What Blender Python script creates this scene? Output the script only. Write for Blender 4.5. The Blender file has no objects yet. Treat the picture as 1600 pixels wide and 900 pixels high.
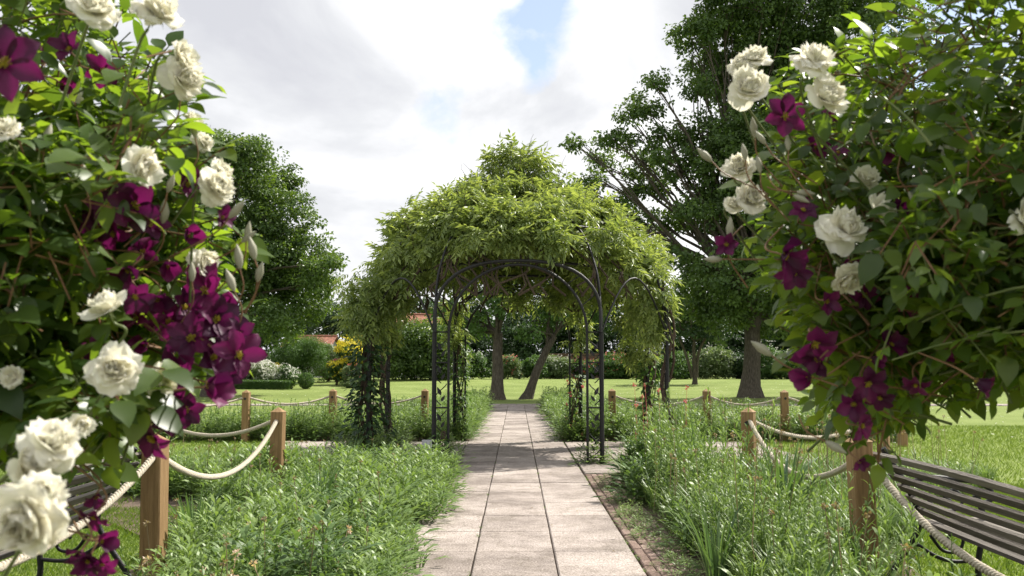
import bpy, math, random
import numpy as np
from mathutils import Vector, Matrix, Euler
R = math.radians
rng = np.random.default_rng(7)
random.seed(7)
scene = bpy.context.scene
COL = scene.collection

# ------------------------------------------------------------------ camera
FPX, HC = 1535.0, 1.43
PITCH, YAW = math.atan(124/1535), 7/1535
cam_data = bpy.data.cameras.new('camera')
cam_data.lens = 36*FPX/1600; cam_data.sensor_width = 36
cam_data.clip_start = 0.05; cam_data.clip_end = 2000
cam_data.dof.use_dof = True; cam_data.dof.focus_distance = 9.0; cam_data.dof.aperture_fstop = 8.0
cam = bpy.data.objects.new('camera', cam_data); COL.objects.link(cam)
cam.location = (0, 0, HC); cam.rotation_euler = (R(90)+PITCH, 0, YAW)
scene.camera = cam

# ------------------------------------------------------------------ world and sun
SUN_EL, SUN_AZ = R(50), math.atan2(0.80, 0.60)     # sun stands to the right and beyond
SUN = Vector((math.sin(SUN_AZ)*math.cos(SUN_EL), math.cos(SUN_AZ)*math.cos(SUN_EL), math.sin(SUN_EL)))
world = bpy.data.worlds.new('World'); scene.world = world; world.use_nodes = True
nt = world.node_tree; N = nt.nodes; L = nt.links
bgn = N['Background']
sky = N.new('ShaderNodeTexSky'); sky.sky_type = 'NISHITA'; sky.sun_disc = False
sky.sun_elevation = SUN_EL; sky.sun_rotation = SUN_AZ
bgn.inputs['Strength'].default_value = 0.12
tc = N.new('ShaderNodeTexCoord')
def vmath(op, a, b=None):
    n = N.new('ShaderNodeVectorMath'); n.operation = op
    for i, v in enumerate((a, b)):
        if v is None: continue
        if hasattr(v, 'is_output'): L.new(v, n.inputs[i])
        else: n.inputs[i].default_value = v
    return n
def fmath(op, a, b=None, c=None, clamp=False):
    n = N.new('ShaderNodeMath'); n.operation = op; n.use_clamp = clamp
    for i, v in enumerate((a, b, c)):
        if v is None: continue
        if hasattr(v, 'is_output'): L.new(v, n.inputs[i])
        else: n.inputs[i].default_value = v
    return n.outputs[0]
gen = tc.outputs['Generated']
sc_ = vmath('MULTIPLY', gen, (1.0, 1.0, 1.45)).outputs[0]
def wnoise(scale, off, detail=7, rough=.55, dist=.3):
    a = vmath('ADD', sc_, off).outputs[0]
    n = N.new('ShaderNodeTexNoise'); n.inputs['Scale'].default_value = scale
    n.inputs['Detail'].default_value = detail; n.inputs['Roughness'].default_value = rough; n.inputs['Distortion'].default_value = dist
    L.new(a, n.inputs['Vector']); return n.outputs[0]
def ramp(f, stops, nodes=N, links=L):
    r = nodes.new('ShaderNodeValToRGB'); links.new(f, r.inputs[0])
    e = r.color_ramp.elements
    while len(e) < len(stops): e.new(.5)
    for el, (p, c) in zip(e, stops):
        el.position = p; el.color = (*c, 1) if len(c) == 3 else c
    return r.outputs[0]
n1 = wnoise(3.2, (2.3, .7, 1.1))
n2 = wnoise(7.0, (5.0, 1.0, 4.0), 8, .6)
wn = N.new('ShaderNodeTexNoise'); wn.inputs['Scale'].default_value = 9; wn.inputs['Detail'].default_value = 6; L.new(sc_, wn.inputs['Vector']); warp = wn.outputs['Color']
# blue openings in the cloud deck, at fixed directions of the sky
def sky_dir(px, py):
    v = Vector((px-800, -(py-450), -FPX)); v.rotate(cam.rotation_euler); return v.normalized()
gap = None
for (px, py, rad, amt) in ((862, 30, .034, .20), (830, 85, .028, .16), (675, 195, .022, .10), (1500, 60, .09, .30), (1030, 10, .03, .08), (60, 120, .05, .12)):
    d = sky_dir(px, py)
    dd = vmath('DISTANCE', vmath('ADD', gen, vmath('MULTIPLY', vmath('SUBTRACT', warp, (.5, .5, .5)).outputs[0], (.16, .16, .16)).outputs[0]).outputs[0], tuple(d)).outputs[1]
    g = fmath('MULTIPLY', fmath('SUBTRACT', 1.0, fmath('DIVIDE', dd, rad*1.6), clamp=True), amt)
    gap = g if gap is None else fmath('ADD', gap, g)
cover = fmath('SUBTRACT', fmath('ADD', fmath('MULTIPLY', n1, .45), fmath('MULTIPLY', n2, .55)), gap)
cov = ramp(cover, [(.27, (0, 0, 0)), (.42, (1, 1, 1))])
shade = wnoise(4.2, (0.4, 3.1, 0.35), 8, .55, .35)
cloudc = ramp(shade, [(.33, (3.5, 3.55, 3.8)), (.45, (4.2, 4.27, 4.42)), (.53, (5.0, 5.03, 5.15)), (.62, (6.0, 6.0, 6.0))])
skyc = N.new('ShaderNodeMix'); skyc.data_type = 'RGBA'; skyc.inputs[0].default_value = .45
L.new(sky.outputs[0], skyc.inputs[6]); skyc.inputs[7].default_value = (3.5, 3.8, 4.5, 1)
mx = N.new('ShaderNodeMix'); mx.data_type = 'RGBA'
L.new(cov, mx.inputs[0]); L.new(skyc.outputs[2], mx.inputs[6]); L.new(cloudc, mx.inputs[7])
L.new(mx.outputs[2], bgn.inputs['Color'])

sl = bpy.data.lights.new('sun', 'SUN'); sl.energy = 5.0; sl.angle = R(.53); sl.color = (1, .95, .86)
so = bpy.data.objects.new('sun', sl); COL.objects.link(so)
so.rotation_euler = SUN.to_track_quat('Z', 'Y').to_euler()
scene.view_settings.view_transform = 'Standard'; scene.view_settings.look = 'None'
scene.view_settings.gamma = 1; scene.view_settings.exposure = 0.80
scene.cycles.max_bounces = 8; scene.cycles.diffuse_bounces = 4; scene.cycles.transmission_bounces = 4
scene.cycles.use_denoising = True

# ------------------------------------------------------------------ projection helpers (a pixel of the photo at a chosen distance)
_M = np.array(cam.rotation_euler.to_matrix())
def at(px, py, Y):
    px = np.asarray(px, float); py = np.asarray(py, float); Y = np.asarray(Y, float)
    v = np.stack([px-800, -(py-450), np.full(np.broadcast(px, py).shape, -FPX)], -1) @ _M.T
    k = Y/v[..., 1]
    return v*k[..., None]+np.array([0, 0, HC])
def gz(y):      # the lawn rises gently beyond the cross path
    t = np.clip((np.asarray(y, float)-39)/30, 0, 1); return .62*t*t*(3-2*t)

# ------------------------------------------------------------------ object helpers
def tag(o, label=None, cat=None, group=None, kind=None):
    for k, v in (('label', label), ('category', cat), ('group', group), ('kind', kind)):
        if v: o[k] = v
    return o
def empty(name, loc=(0, 0, 0), rz=0):
    o = bpy.data.objects.new(name, None); COL.objects.link(o); o.location = loc; o.rotation_euler = (0, 0, rz)
    o.empty_display_size = .1; return o
class MB:
    """collects triangles/quads as numpy arrays; build() links them as one mesh object"""
    def __init__(s): s.v = []; s.f = []; s.t = []; s.n = 0
    def add(s, verts, faces, tint=0.5):
        verts = np.asarray(verts, float).reshape(-1, 3); faces = np.asarray(faces, int)
        s.v.append(verts); s.f.append(faces+s.n); s.n += len(verts)
        s.t.append(np.broadcast_to(np.asarray(tint, float), (len(faces),)).copy()); return s
    def inst(s, tmpl, mats, pos, tint=None):
        tv, tf = tmpl[0], tmpl[1]; tt = tmpl[2] if len(tmpl) > 2 else None
        m = len(pos)
        if m == 0: return s
        v = np.einsum('mij,nj->mni', mats, tv)+np.asarray(pos)[:, None, :]
        f = tf[None]+(np.arange(m)*len(tv))[:, None, None]
        tint = rng.random(m) if tint is None else np.asarray(tint)
        t = np.repeat(tint[:, None], len(tf), 1)
        if tt is not None: t = np.clip(t*.5+tt[None]*.5, 0, 1)
        return s.add(v.reshape(-1, 3), f.reshape(-1, tf.shape[1]), t.reshape(-1))
    def build(s, name, mat, parent=None, smooth=False, local=None):
        me = bpy.data.meshes.new(name)
        if s.v:
            V = np.concatenate(s.v)
            if local is not None: V = V-np.asarray(local)
            sizes = np.concatenate([np.full(len(f), f.shape[1]) for f in s.f])
            idx = np.concatenate([f.reshape(-1) for f in s.f])
            me.vertices.add(len(V)); me.vertices.foreach_set('co', V.astype(np.float32).ravel())
            me.loops.add(len(idx)); me.loops.foreach_set('vertex_index', idx.astype(np.int32))
            me.polygons.add(len(sizes))
            me.polygons.foreach_set('loop_start', np.concatenate([[0], np.cumsum(sizes)[:-1]]).astype(np.int32))
            me.update(calc_edges=True)
            if smooth: me.polygons.foreach_set('use_smooth', np.ones(len(sizes), bool))
            else: me.polygons.foreach_set('use_smooth', np.zeros(len(sizes), bool))
            a = me.attributes.new('tint', 'FLOAT', 'FACE'); a.data.foreach_set('value', np.concatenate(s.t).astype(np.float32))
        o = bpy.data.objects.new(name, me); COL.objects.link(o)
        if mat: me.materials.append(mat)
        if parent: o.parent = parent
        return o
def unit(v): return v/np.maximum(np.linalg.norm(v, axis=-1, keepdims=True), 1e-9)
def frames(d, n, s=1.0, w=None):
    d = unit(np.asarray(d, float)); x = unit(np.cross(d, n)); z = np.cross(x, d)
    s = np.broadcast_to(np.asarray(s, float), (len(d),))[:, None]
    w = s if w is None else np.broadcast_to(np.asarray(w, float), (len(d),))[:, None]
    return np.stack([x*w, d*s, z*s], -1)
def rdir(n): return unit(rng.normal(size=(n, 3)))
def tube(mb, pts, rad, k=6, tint=.5, cap=True):
    pts = np.asarray(pts, float); n = len(pts); rad = np.broadcast_to(np.asarray(rad, float), (n,))
    t = unit(np.gradient(pts, axis=0))
    ref = np.array([0, 0, 1.]) if abs(t[0, 2]) < .9 else np.array([1., 0, 0])
    a = unit(np.cross(t[0], ref)[None])[0]; ring = []
    for i in range(n):
        a = a-t[i]*np.dot(a, t[i]); a /= max(np.linalg.norm(a), 1e-9); b = np.cross(t[i], a)
        th = np.arange(k)*2*np.pi/k
        ring.append(pts[i]+rad[i]*(np.cos(th)[:, None]*a+np.sin(th)[:, None]*b))
    v = np.concatenate(ring)
    i0 = (np.arange(n-1)*k)[:, None]+np.arange(k)[None]; i1 = (np.arange(n-1)*k)[:, None]+(np.arange(k)+1)[None] % k
    f = np.stack([i0, i1, i1+k, i0+k], -1).reshape(-1, 4); mb.add(v, f, tint)
    if cap and k >= 4:
        for base, rev in ((0, True), ((n-1)*k, False)):
            c = np.stack([np.full(k-2, base), base+np.arange(1, k-1), base+np.arange(2, k)], -1)
            mb.add(v*1.0, c[:, ::-1] if rev else c, tint)
def bez(p, n=12):
    """Catmull-Rom through the points"""
    p = np.asarray(p, float); q = np.concatenate([[2*p[0]-p[1]], p, [2*p[-1]-p[-2]]]); out = []
    for i in range(1, len(q)-2):
        t = np.linspace(0, 1, n, endpoint=(i == len(q)-3))[:, None]
        a, b, c, d = q[i-1], q[i], q[i+1], q[i+2]
        out.append(.5*(2*b+(c-a)*t+(2*a-5*b+4*c-d)*t*t+(3*b-a-3*c+d)*t**3))
    return np.concatenate(out)
BOXF = np.array([[0, 1, 3, 2], [4, 6, 7, 5], [0, 4, 5, 1], [2, 3, 7, 6], [0, 2, 6, 4], [1, 5, 7, 3]])
def box(mb, c, size, rot=None, tint=.5, top=1.0):
    v = np.array([[x, y, z] for x in (-.5, .5) for y in (-.5, .5) for z in (-.5, .5)])*np.array(size)
    v[v[:, 2] > 0, :2] *= top
    if rot is not None: v = v@np.array(rot).T
    mb.add(v+np.array(c), BOXF, tint)
def rotz(a): c, s = math.cos(a), math.sin(a); return np.array([[c, -s, 0], [s, c, 0], [0, 0, 1.]])

# ------------------------------------------------------------------ materials
def new_mat(name):
    m = bpy.data.materials.new(name); m.use_nodes = True
    return m, m.node_tree.nodes, m.node_tree.links, m.node_tree.nodes['Principled BSDF']
def rampn(n, l, f, stops):
    return ramp(f, stops, n, l)
def leaf_mat(name, dark, light, rough=.45, trans=.35, tcol=None, spec=.4):
    m, n, l, b = new_mat(name)
    at_ = n.new('ShaderNodeAttribute'); at_.attribute_name = 'tint'
    c = rampn(n, l, at_.outputs['Fac'], [(0, dark), (1, light)])
    l.new(c, b.inputs['Base Color']); b.inputs['Roughness'].default_value = rough
    b.inputs['Specular IOR Level'].default_value = spec
    tr = n.new('ShaderNodeBsdfTranslucent')
    mc = n.new('ShaderNodeMix'); mc.data_type = 'RGBA'; mc.blend_type = 'MULTIPLY'; mc.inputs[0].default_value = 1
    l.new(c, mc.inputs[6]); mc.inputs[7].default_value = (*(tcol or (2.3, 2.1, .9)), 1)
    l.new(mc.outputs[2], tr.inputs['Color'])
    ms = n.new('ShaderNodeMixShader'); ms.inputs[0].default_value = trans
    l.new(b.outputs[0], ms.inputs[1]); l.new(tr.outputs[0], ms.inputs[2])
    l.new(ms.outputs[0], n['Material Output'].inputs['Surface']); return m
def noise_mat(name, stops, scale=8, rough=.8, bump=0, detail=6, stretch=(1, 1, 1), spec=.3, tintmix=0, bscale=None, metal=0, coord='Object'):
    m, n, l, b = new_mat(name)
    t = n.new('ShaderNodeTexCoord'); mp = n.new('ShaderNodeMapping'); mp.inputs['Scale'].default_value = stretch
    l.new(t.outputs[coord], mp.inputs[0])
    no = n.new('ShaderNodeTexNoise'); no.inputs['Scale'].default_value = scale; no.inputs['Detail'].default_value = detail
    no.inputs['Roughness'].default_value = .65
    l.new(mp.outputs[0], no.inputs['Vector']); f = no.outputs[0]
    if tintmix:
        a = n.new('ShaderNodeAttribute'); a.attribute_name = 'tint'
        mm = n.new('ShaderNodeMix'); mm.inputs[0].default_value = tintmix; l.new(f, mm.inputs[2]); l.new(a.outputs['Fac'], mm.inputs[3]); f = mm.outputs[0]
    l.new(rampn(n, l, f, stops), b.inputs['Base Color'])
    b.inputs['Roughness'].default_value = rough; b.inputs['Specular IOR Level'].default_value = spec; b.inputs['Metallic'].default_value = metal
    if bump:
        n2_ = n.new('ShaderNodeTexNoise'); n2_.inputs['Scale'].default_value = bscale or scale*4; n2_.inputs['Detail'].default_value = 5
        l.new(mp.outputs[0], n2_.inputs['Vector'])
        bp = n.new('ShaderNodeBump'); bp.inputs['Strength'].default_value = bump; bp.inputs['Distance'].default_value = .02
        l.new(n2_.outputs[0], bp.inputs['Height']); l.new(bp.outputs[0], b.inputs['Normal'])
    return m
M = {}
M['rose_leaf'] = leaf_mat('rose_leaf', (.028, .06, .015), (.085, .145, .032), .36, .48, (4.4, 3.8, .9), .45)
M['clem_leaf'] = leaf_mat('clematis_leaf', (.03, .06, .018), (.09, .14, .035), .38, .46, (4.2, 3.6, .9), .45)
M['tree_leaf'] = leaf_mat('tree_leaf', (.034, .07, .02), (.11, .18, .045), .42, .30, (2.4, 2.2, .7), .4)
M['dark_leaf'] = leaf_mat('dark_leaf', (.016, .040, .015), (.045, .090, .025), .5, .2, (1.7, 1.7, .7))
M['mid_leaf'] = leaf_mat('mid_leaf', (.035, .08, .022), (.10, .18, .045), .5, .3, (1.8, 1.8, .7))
M['pale_leaf'] = leaf_mat('pale_leaf', (.09, .14, .06), (.20, .26, .12), .55, .3, (1.6, 1.6, .8))
M['vine_leaf'] = leaf_mat('vine_leaf', (.06, .11, .028), (.32, .39, .13), .38, .40, (1.7, 1.6, .8), .45)
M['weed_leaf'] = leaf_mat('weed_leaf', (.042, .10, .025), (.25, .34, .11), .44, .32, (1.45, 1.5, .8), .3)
M['strap_leaf'] = leaf_mat('strap_leaf', (.06, .12, .05), (.14, .22, .08), .35, .3, (1.6, 1.6, .7), .5)
M['grass_blade'] = leaf_mat('grass_blade', (.07, .13, .02), (.17, .25, .045), .5, .35, (1.7, 1.6, .6))
M['white_petal'] = leaf_mat('white_petal', (.80, .77, .66), (.88, .86, .78), .6, .42, (1.05, 1.04, .95), .2)
M['purple_petal'] = leaf_mat('purple_petal', (.033, .005, .025), (.12, .010, .068), .5, .28, (2.8, 1.6, 2.5), .3)
M['yellow_petal'] = leaf_mat('yellow_petal', (.6, .48, .03), (.85, .75, .06), .6, .3, (1, 1, .6))
M['pink_petal'] = leaf_mat('pink_petal', (.45, .08, .08), (.75, .25, .22), .6, .3, (1, 1, .8))
M['bloom_white'] = leaf_mat('bloom_white', (.6, .6, .5), (.85, .85, .8), .6, .3, (1, 1, .95))
M['red_leaf'] = leaf_mat('red_leaf', (.06, .012, .015), (.16, .03, .03), .5, .3, (1.6, 1, 1))
M['yellow_leaf'] = leaf_mat('yellow_leaf', (.30, .30, .03), (.62, .52, .06), .5, .35, (1.4, 1.3, .6))
M['stem'] = noise_mat('green_stem', [(.3, (.07, .11, .03)), (.7, (.17, .19, .07))], 20, .5)
M['red_stem'] = noise_mat('reddish_stem', [(.3, (.12, .06, .03)), (.7, (.26, .15, .08))], 20, .5)
M['wood_stem'] = noise_mat('woody_stem', [(.3, (.035, .025, .018)), (.7, (.11, .08, .055))], 30, .9, .5)
M['bark'] = noise_mat('bark', [(.3, (.035, .028, .022)), (.55, (.10, .085, .065)), (.75, (.17, .15, .12))], 6, .95, 1.0, 8, (4, 4, .8))
M['bud'] = noise_mat('flower_bud', [(.3, (.22, .24, .16)), (.7, (.38, .34, .28))], 30, .6)
M['iron'] = noise_mat('painted_iron', [(.35, (.007, .007, .008)), (.75, (.022, .02, .02))], 40, .5, .2, spec=.35)
M['post'] = noise_mat('post_timber', [(.25, (.10, .058, .026)), (.5, (.25, .155, .07)), (.75, (.38, .25, .13))], 5, .75, .35, 8, (9, 9, .6), tintmix=.3)
M['bench_wood'] = noise_mat('weathered_bench_timber', [(.25, (.05, .042, .035)), (.5, (.14, .122, .105)), (.75, (.26, .235, .205))], 6, .85, .5, 8, (9, .5, 9), tintmix=.3)
M['rope'] = noise_mat('rope_fibre', [(.3, (.42, .36, .27)), (.7, (.66, .60, .49))], 60, .9, .6)
M['soil'] = noise_mat('soil', [(.3, (.06, .042, .03)), (.7, (.15, .11, .08))], 9, .95, 1)
M['plastic'] = noise_mat('grey_plastic', [(.3, (.38, .39, .40)), (.7, (.48, .49, .5))], 9, .5)
M['render_wall'] = noise_mat('cream_render', [(.3, (.55, .54, .5)), (.7, (.72, .71, .67))], 3, .9)
M['roof_tile'] = noise_mat('clay_tile', [(.3, (.17, .075, .05)), (.7, (.32, .14, .09))], 5, .85, .5, tintmix=.4)
M['brick_wall'] = noise_mat('old_brick', [(.3, (.11, .06, .045)), (.7, (.22, .13, .10))], 4, .9, .5, tintmix=.4)
M['glass_dark'] = noise_mat('dark_window_pane', [(.3, (.02, .025, .03)), (.7, (.05, .055, .06))], 3, .1, spec=.8)

M['dry'] = leaf_mat('dry_stalk', (.12, .085, .045), (.36, .29, .17), .7, .15)
M['clover'] = leaf_mat('clover_head', (.45, .33, .28), (.7, .58, .5), .7, .2)
M['clump'] = leaf_mat('clump_leaf', (.03, .075, .02), (.14, .22, .07), .45, .28, (1.5, 1.5, .8), .3)
# lawn: mown turf with mottled tone, worn patches
m, n, l, b = new_mat('lawn_turf')
t = n.new('ShaderNodeTexCoord')
a1 = n.new('ShaderNodeTexNoise'); a1.inputs['Scale'].default_value = .35; a1.inputs['Detail'].default_value = 9; a1.inputs['Roughness'].default_value = .7
a2 = n.new('ShaderNodeTexNoise'); a2.inputs['Scale'].default_value = 60; a2.inputs['Detail'].default_value = 4
l.new(t.outputs['Object'], a1.inputs['Vector']); l.new(t.outputs['Object'], a2.inputs['Vector'])
c1 = rampn(n, l, a1.outputs[0], [(.3, (.13, .18, .04)), (.5, (.185, .24, .06)), (.7, (.25, .30, .10))])
c2 = rampn(n, l, a2.outputs[0], [(.3, (.6, .6, .6)), (.7, (1.2, 1.2, 1.2))])
mm = n.new('ShaderNodeMix'); mm.data_type = 'RGBA'; mm.blend_type = 'MULTIPLY'; mm.inputs[0].default_value = 1
l.new(c1, mm.inputs[6]); l.new(c2, mm.inputs[7]); l.new(mm.outputs[2], b.inputs['Base Color']); b.inputs['Roughness'].default_value = .9
b.inputs['Specular IOR Level'].default_value = .15
bp = n.new('ShaderNodeBump'); bp.inputs['Strength'].default_value = .8; bp.inputs['Distance'].default_value = .03; l.new(a2.outputs[0], bp.inputs['Height']); l.new(bp.outputs[0], b.inputs['Normal'])
M['lawn'] = m

# paving: exposed aggregate concrete, stained
def paving_mat(name, lo, mid, hi):
    m, n, l, b = new_mat(name)
    t = n.new('ShaderNodeTexCoord')
    big = n.new('ShaderNodeTexNoise'); big.inputs['Scale'].default_value = 1.6; big.inputs['Detail'].default_value = 8; big.inputs['Roughness'].default_value = .7
    fine = n.new('ShaderNodeTexNoise'); fine.inputs['Scale'].default_value = 75; fine.inputs['Detail'].default_value = 3
    vo = n.new('ShaderNodeTexVoronoi'); vo.inputs['Scale'].default_value = 130
    for q in (big, fine, vo): l.new(t.outputs['Object'], q.inputs['Vector'])
    a = n.new('ShaderNodeAttribute'); a.attribute_name = 'tint'
    mx = n.new('ShaderNodeMix'); mx.inputs[0].default_value = .16; l.new(big.outputs[0], mx.inputs[2]); l.new(a.outputs['Fac'], mx.inputs[3])
    c = rampn(n, l, mx.outputs[0], [(.36, lo), (.5, mid), (.62, hi)])
    f = rampn(n, l, fine.outputs[0], [(.38, (.62, .60, .58)), (.6, (1.16, 1.16, 1.16))])
    f2 = rampn(n, l, vo.outputs['Color'], [(0, (.80, .78, .76)), (.6, (1.1, 1.1, 1.1))])
    m1 = n.new('ShaderNodeMix'); m1.data_type = 'RGBA'; m1.blend_type = 'MULTIPLY'; m1.inputs[0].default_value = 1
    m2 = n.new('ShaderNodeMix'); m2.data_type = 'RGBA'; m2.blend_type = 'MULTIPLY'; m2.inputs[0].default_value = 1
    l.new(c, m1.inputs[6]); l.new(f, m1.inputs[7]); l.new(m1.outputs[2], m2.inputs[6]); l.new(f2, m2.inputs[7])
    st_ = n.new('ShaderNodeTexNoise'); st_.inputs['Scale'].default_value = 3.4; st_.inputs['Detail'].default_value = 9; st_.inputs['Roughness'].default_value = .75; st_.inputs['Distortion'].default_value = .6
    l.new(t.outputs['Object'], st_.inputs['Vector'])
    sc2 = rampn(n, l, st_.outputs[0], [(.42, (1.06, 1.06, 1.06)), (.55, (.90, .89, .87)), (.64, (.66, .65, .60))])
    m3 = n.new('ShaderNodeMix'); m3.data_type = 'RGBA'; m3.blend_type = 'MULTIPLY'; m3.inputs[0].default_value = .8
    l.new(m2.outputs[2], m3.inputs[6]); l.new(sc2, m3.inputs[7])
    l.new(m3.outputs[2], b.inputs['Base Color']); b.inputs['Roughness'].default_value = .9; b.inputs['Specular IOR Level'].default_value = .2
    bp = n.new('ShaderNodeBump'); bp.inputs['Strength'].default_value = .5; bp.inputs['Distance'].default_value = .004
    l.new(fine.outputs[0], bp.inputs['Height']); l.new(bp.outputs[0], b.inputs['Normal']); return m
M['slab'] = paving_mat('paving_slab', (.20, .172, .156), (.305, .267, .245), (.385, .342, .315))
M['brick'] = paving_mat('paving_brick', (.13, .092, .075), (.21, .15, .128), (.29, .22, .19))

# ------------------------------------------------------------------ ground
mb = MB()
ys = np.concatenate([np.linspace(-20, 38, 12), np.linspace(39, 75, 25), [100, 160, 260]]); xs = np.linspace(-260, 260, 53)
X, Y = np.meshgrid(xs, ys); V = np.stack([X, Y, gz(Y)], -1).reshape(-1, 3)
ny, nx = X.shape; i = np.arange((ny-1))[:, None]*nx+np.arange(nx-1)[None]
mb.add(V, np.stack([i, i+1, i+1+nx, i+nx], -1).reshape(-1, 4))
tag(mb.build('lawn', M['lawn'], smooth=True), kind='structure')

def slab_field(mb, x0, x1, y0, y1, sx, sy, gapw=.010, z=.03, jit=.004, off=0, skip=None):
    nx_ = int(round((x1-x0)/sx)); ny_ = int(math.ceil((y1-y0)/sy))
    for a in range(nx_):
        o = off*rng.random() if off else 0
        for c in range(ny_+1):
            cx = x0+(a+.5)*sx; ya = y0+c*sy-o; yb = ya+sy; ya = max(ya, y0); yb = min(yb, y1)
            if yb-ya < .05: continue
            if skip and skip(cx, (ya+yb)/2): continue
            zz = z+rng.uniform(-jit, jit); bv = .008
            w = sx/2-gapw/2+rng.uniform(-.003, .002); h = (yb-ya)/2-gapw*.35; cy = (ya+yb)/2
            ring = lambda ww, hh, z_: [[cx-ww, cy-hh, z_], [cx+ww, cy-hh, z_], [cx+ww, cy+hh, z_], [cx-ww, cy+hh, z_]]
            v = np.array(ring(w, h, -.02)+ring(w, h, zz-bv)+ring(w-bv, h-bv, zz))
            v[4:, 2] += (v[4:, 0]-cx)*rng.uniform(-.006, .006)+(v[4:, 1]-cy)*rng.uniform(-.005, .005)
            f = [[8, 9, 10, 11]]+[[q, (q+1) % 4, 4+(q+1) % 4, 4+q] for q in range(4)]+[[4+q, 4+(q+1) % 4, 8+(q+1) % 4, 8+q] for q in range(4)]
            mb.add(v, f, rng.random())
PX = -.015
mb = MB(); slab_field(mb, PX-.9, PX+.9, .45, 36.6, .6, .9, .009)
tag(mb.build('path', M['slab']), kind='structure')
mb = MB()
slab_field(mb, PX-.9-3.6, PX-.9-.012, 13.2, 18.9, .6, .9, .014)
slab_field(mb, PX+.9+.012, PX+.9+3.612, 13.2, 18.9, .6, .9, .014)
tag(mb.build('cross_path', M['slab']), kind='structure')
mb = MB(); slab_field(mb, -30, 30, 36.7, 38.2, .6, .9, .014)
tag(mb.build('far_path', M['slab']), kind='structure')
mb = MB(); slab_field(mb, PX+.915, PX+.915+.24, 1, 13.15, .08, .215, .005, .024, .006, off=.2)
slab_field(mb, PX+.915+.24, PX+.915+.40, 1, 13.15, .08, .215, .005, .016, .012, off=.2)
tag(mb.build('brick_paving', M['brick']), kind='structure')
# soil of the beds
BEDS = {   # world outlines of the planted beds
 'l1': [(-.93, 1), (-.93, 13.1), (-5.2, 13.1), (-5.6, 11.6), (-3.0, 10.2), (-2.7, 7.6), (-2.45, 6.9), (-2.1, 6.2), (-2.1, 1)],
 'r1': [(1.32, 1), (1.32, 13.1), (5.2, 13.1), (5.6, 11.6), (3.9, 10.0), (3.1, 7.6), (2.35, 7.0), (1.75, 6.5), (1.75, 1)],
 'l2': [(-.93, 19.0), (-.93, 35), (-1.9, 35), (-2.3, 24), (-4.5, 21.2), (-7.5, 20.2), (-7.5, 19.0)],
 'r2': [(.9, 19.0), (.9, 35), (1.9, 35), (2.3, 24), (4.5, 21.5), (7.5, 20.6), (7.5, 19.0)]}
mb = MB()
for k, P in BEDS.items():
    V = [(x, y, .004) for x, y in P]; c = np.mean(P, 0)
    V.append((c[0], c[1], .03)); nn = len(P)
    mb.add(V, [[q, (q+1) % nn, nn] for q in range(nn)])
box(mb, (PX, 9, -.03), (2.9, 24, .065)); 
tag(mb.build('bed_soil', M['soil']), kind='structure')

# ------------------------------------------------------------------ leaf templates (length 1 along +y, normal +z)
def leaf_grid(w=.3, rows=5, fold=.12, curl=.25, tip=1.4, wave=0.0):
    ys = np.linspace(0, 1, rows+1); V = []; 
    for k, y in enumerate(ys):
        ww = w*(np.sin(np.pi*min(1, y**.75))**.8 if 0 < y < 1 else 0.02)
        if y > .6: ww *= (1-(y-.6)/.4*.25)
        z = -curl*y*y
        for s in (-1, 0, 1): V.append((s*ww, y, z+abs(s)*fold*ww/w*.5+wave*math.sin(y*9+s)))
    F = []
    for k in range(rows):
        for s in (0, 1): a = k*3+s; F.append((a, a+1, a+4, a+3))
    return np.array(V), np.array(F)
LEAF_HI = leaf_grid(.30, 5, .18, .22, wave=.012)
LEAF_HI2 = leaf_grid(.36, 5, .10, .38, wave=.02)
LEAF_LO = (np.array([[0, 0, 0], [.32, .45, .08], [0, 1, -.12], [-.32, .45, .08], [0, .5, -.02]]), np.array([[0, 1, 4], [1, 2, 4], [4, 2, 3], [0, 4, 3]]))
LEAF_2 = (np.array([[0, 0, 0], [.34, .5, .1], [0, 1, -.1], [-.34, .5, .1]]), np.array([[0, 1, 2], [0, 2, 3]]))
LANCE = (np.array([[0, 0, 0], [.12, .35, .04], [-.12, .35, .04], [.10, .7, -.02], [-.10, .7, -.02], [0, 1, -.2]]), np.array([[0, 1, 2], [1, 3, 4], [1, 4, 2], [3, 5, 4]]))
LANCE_2 = (np.array([[0, 0, 0], [.12, .45, .03], [0, 1, -.1], [-.12, .45, .03]]), np.array([[0, 1, 2], [0, 2, 3]]))

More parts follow.
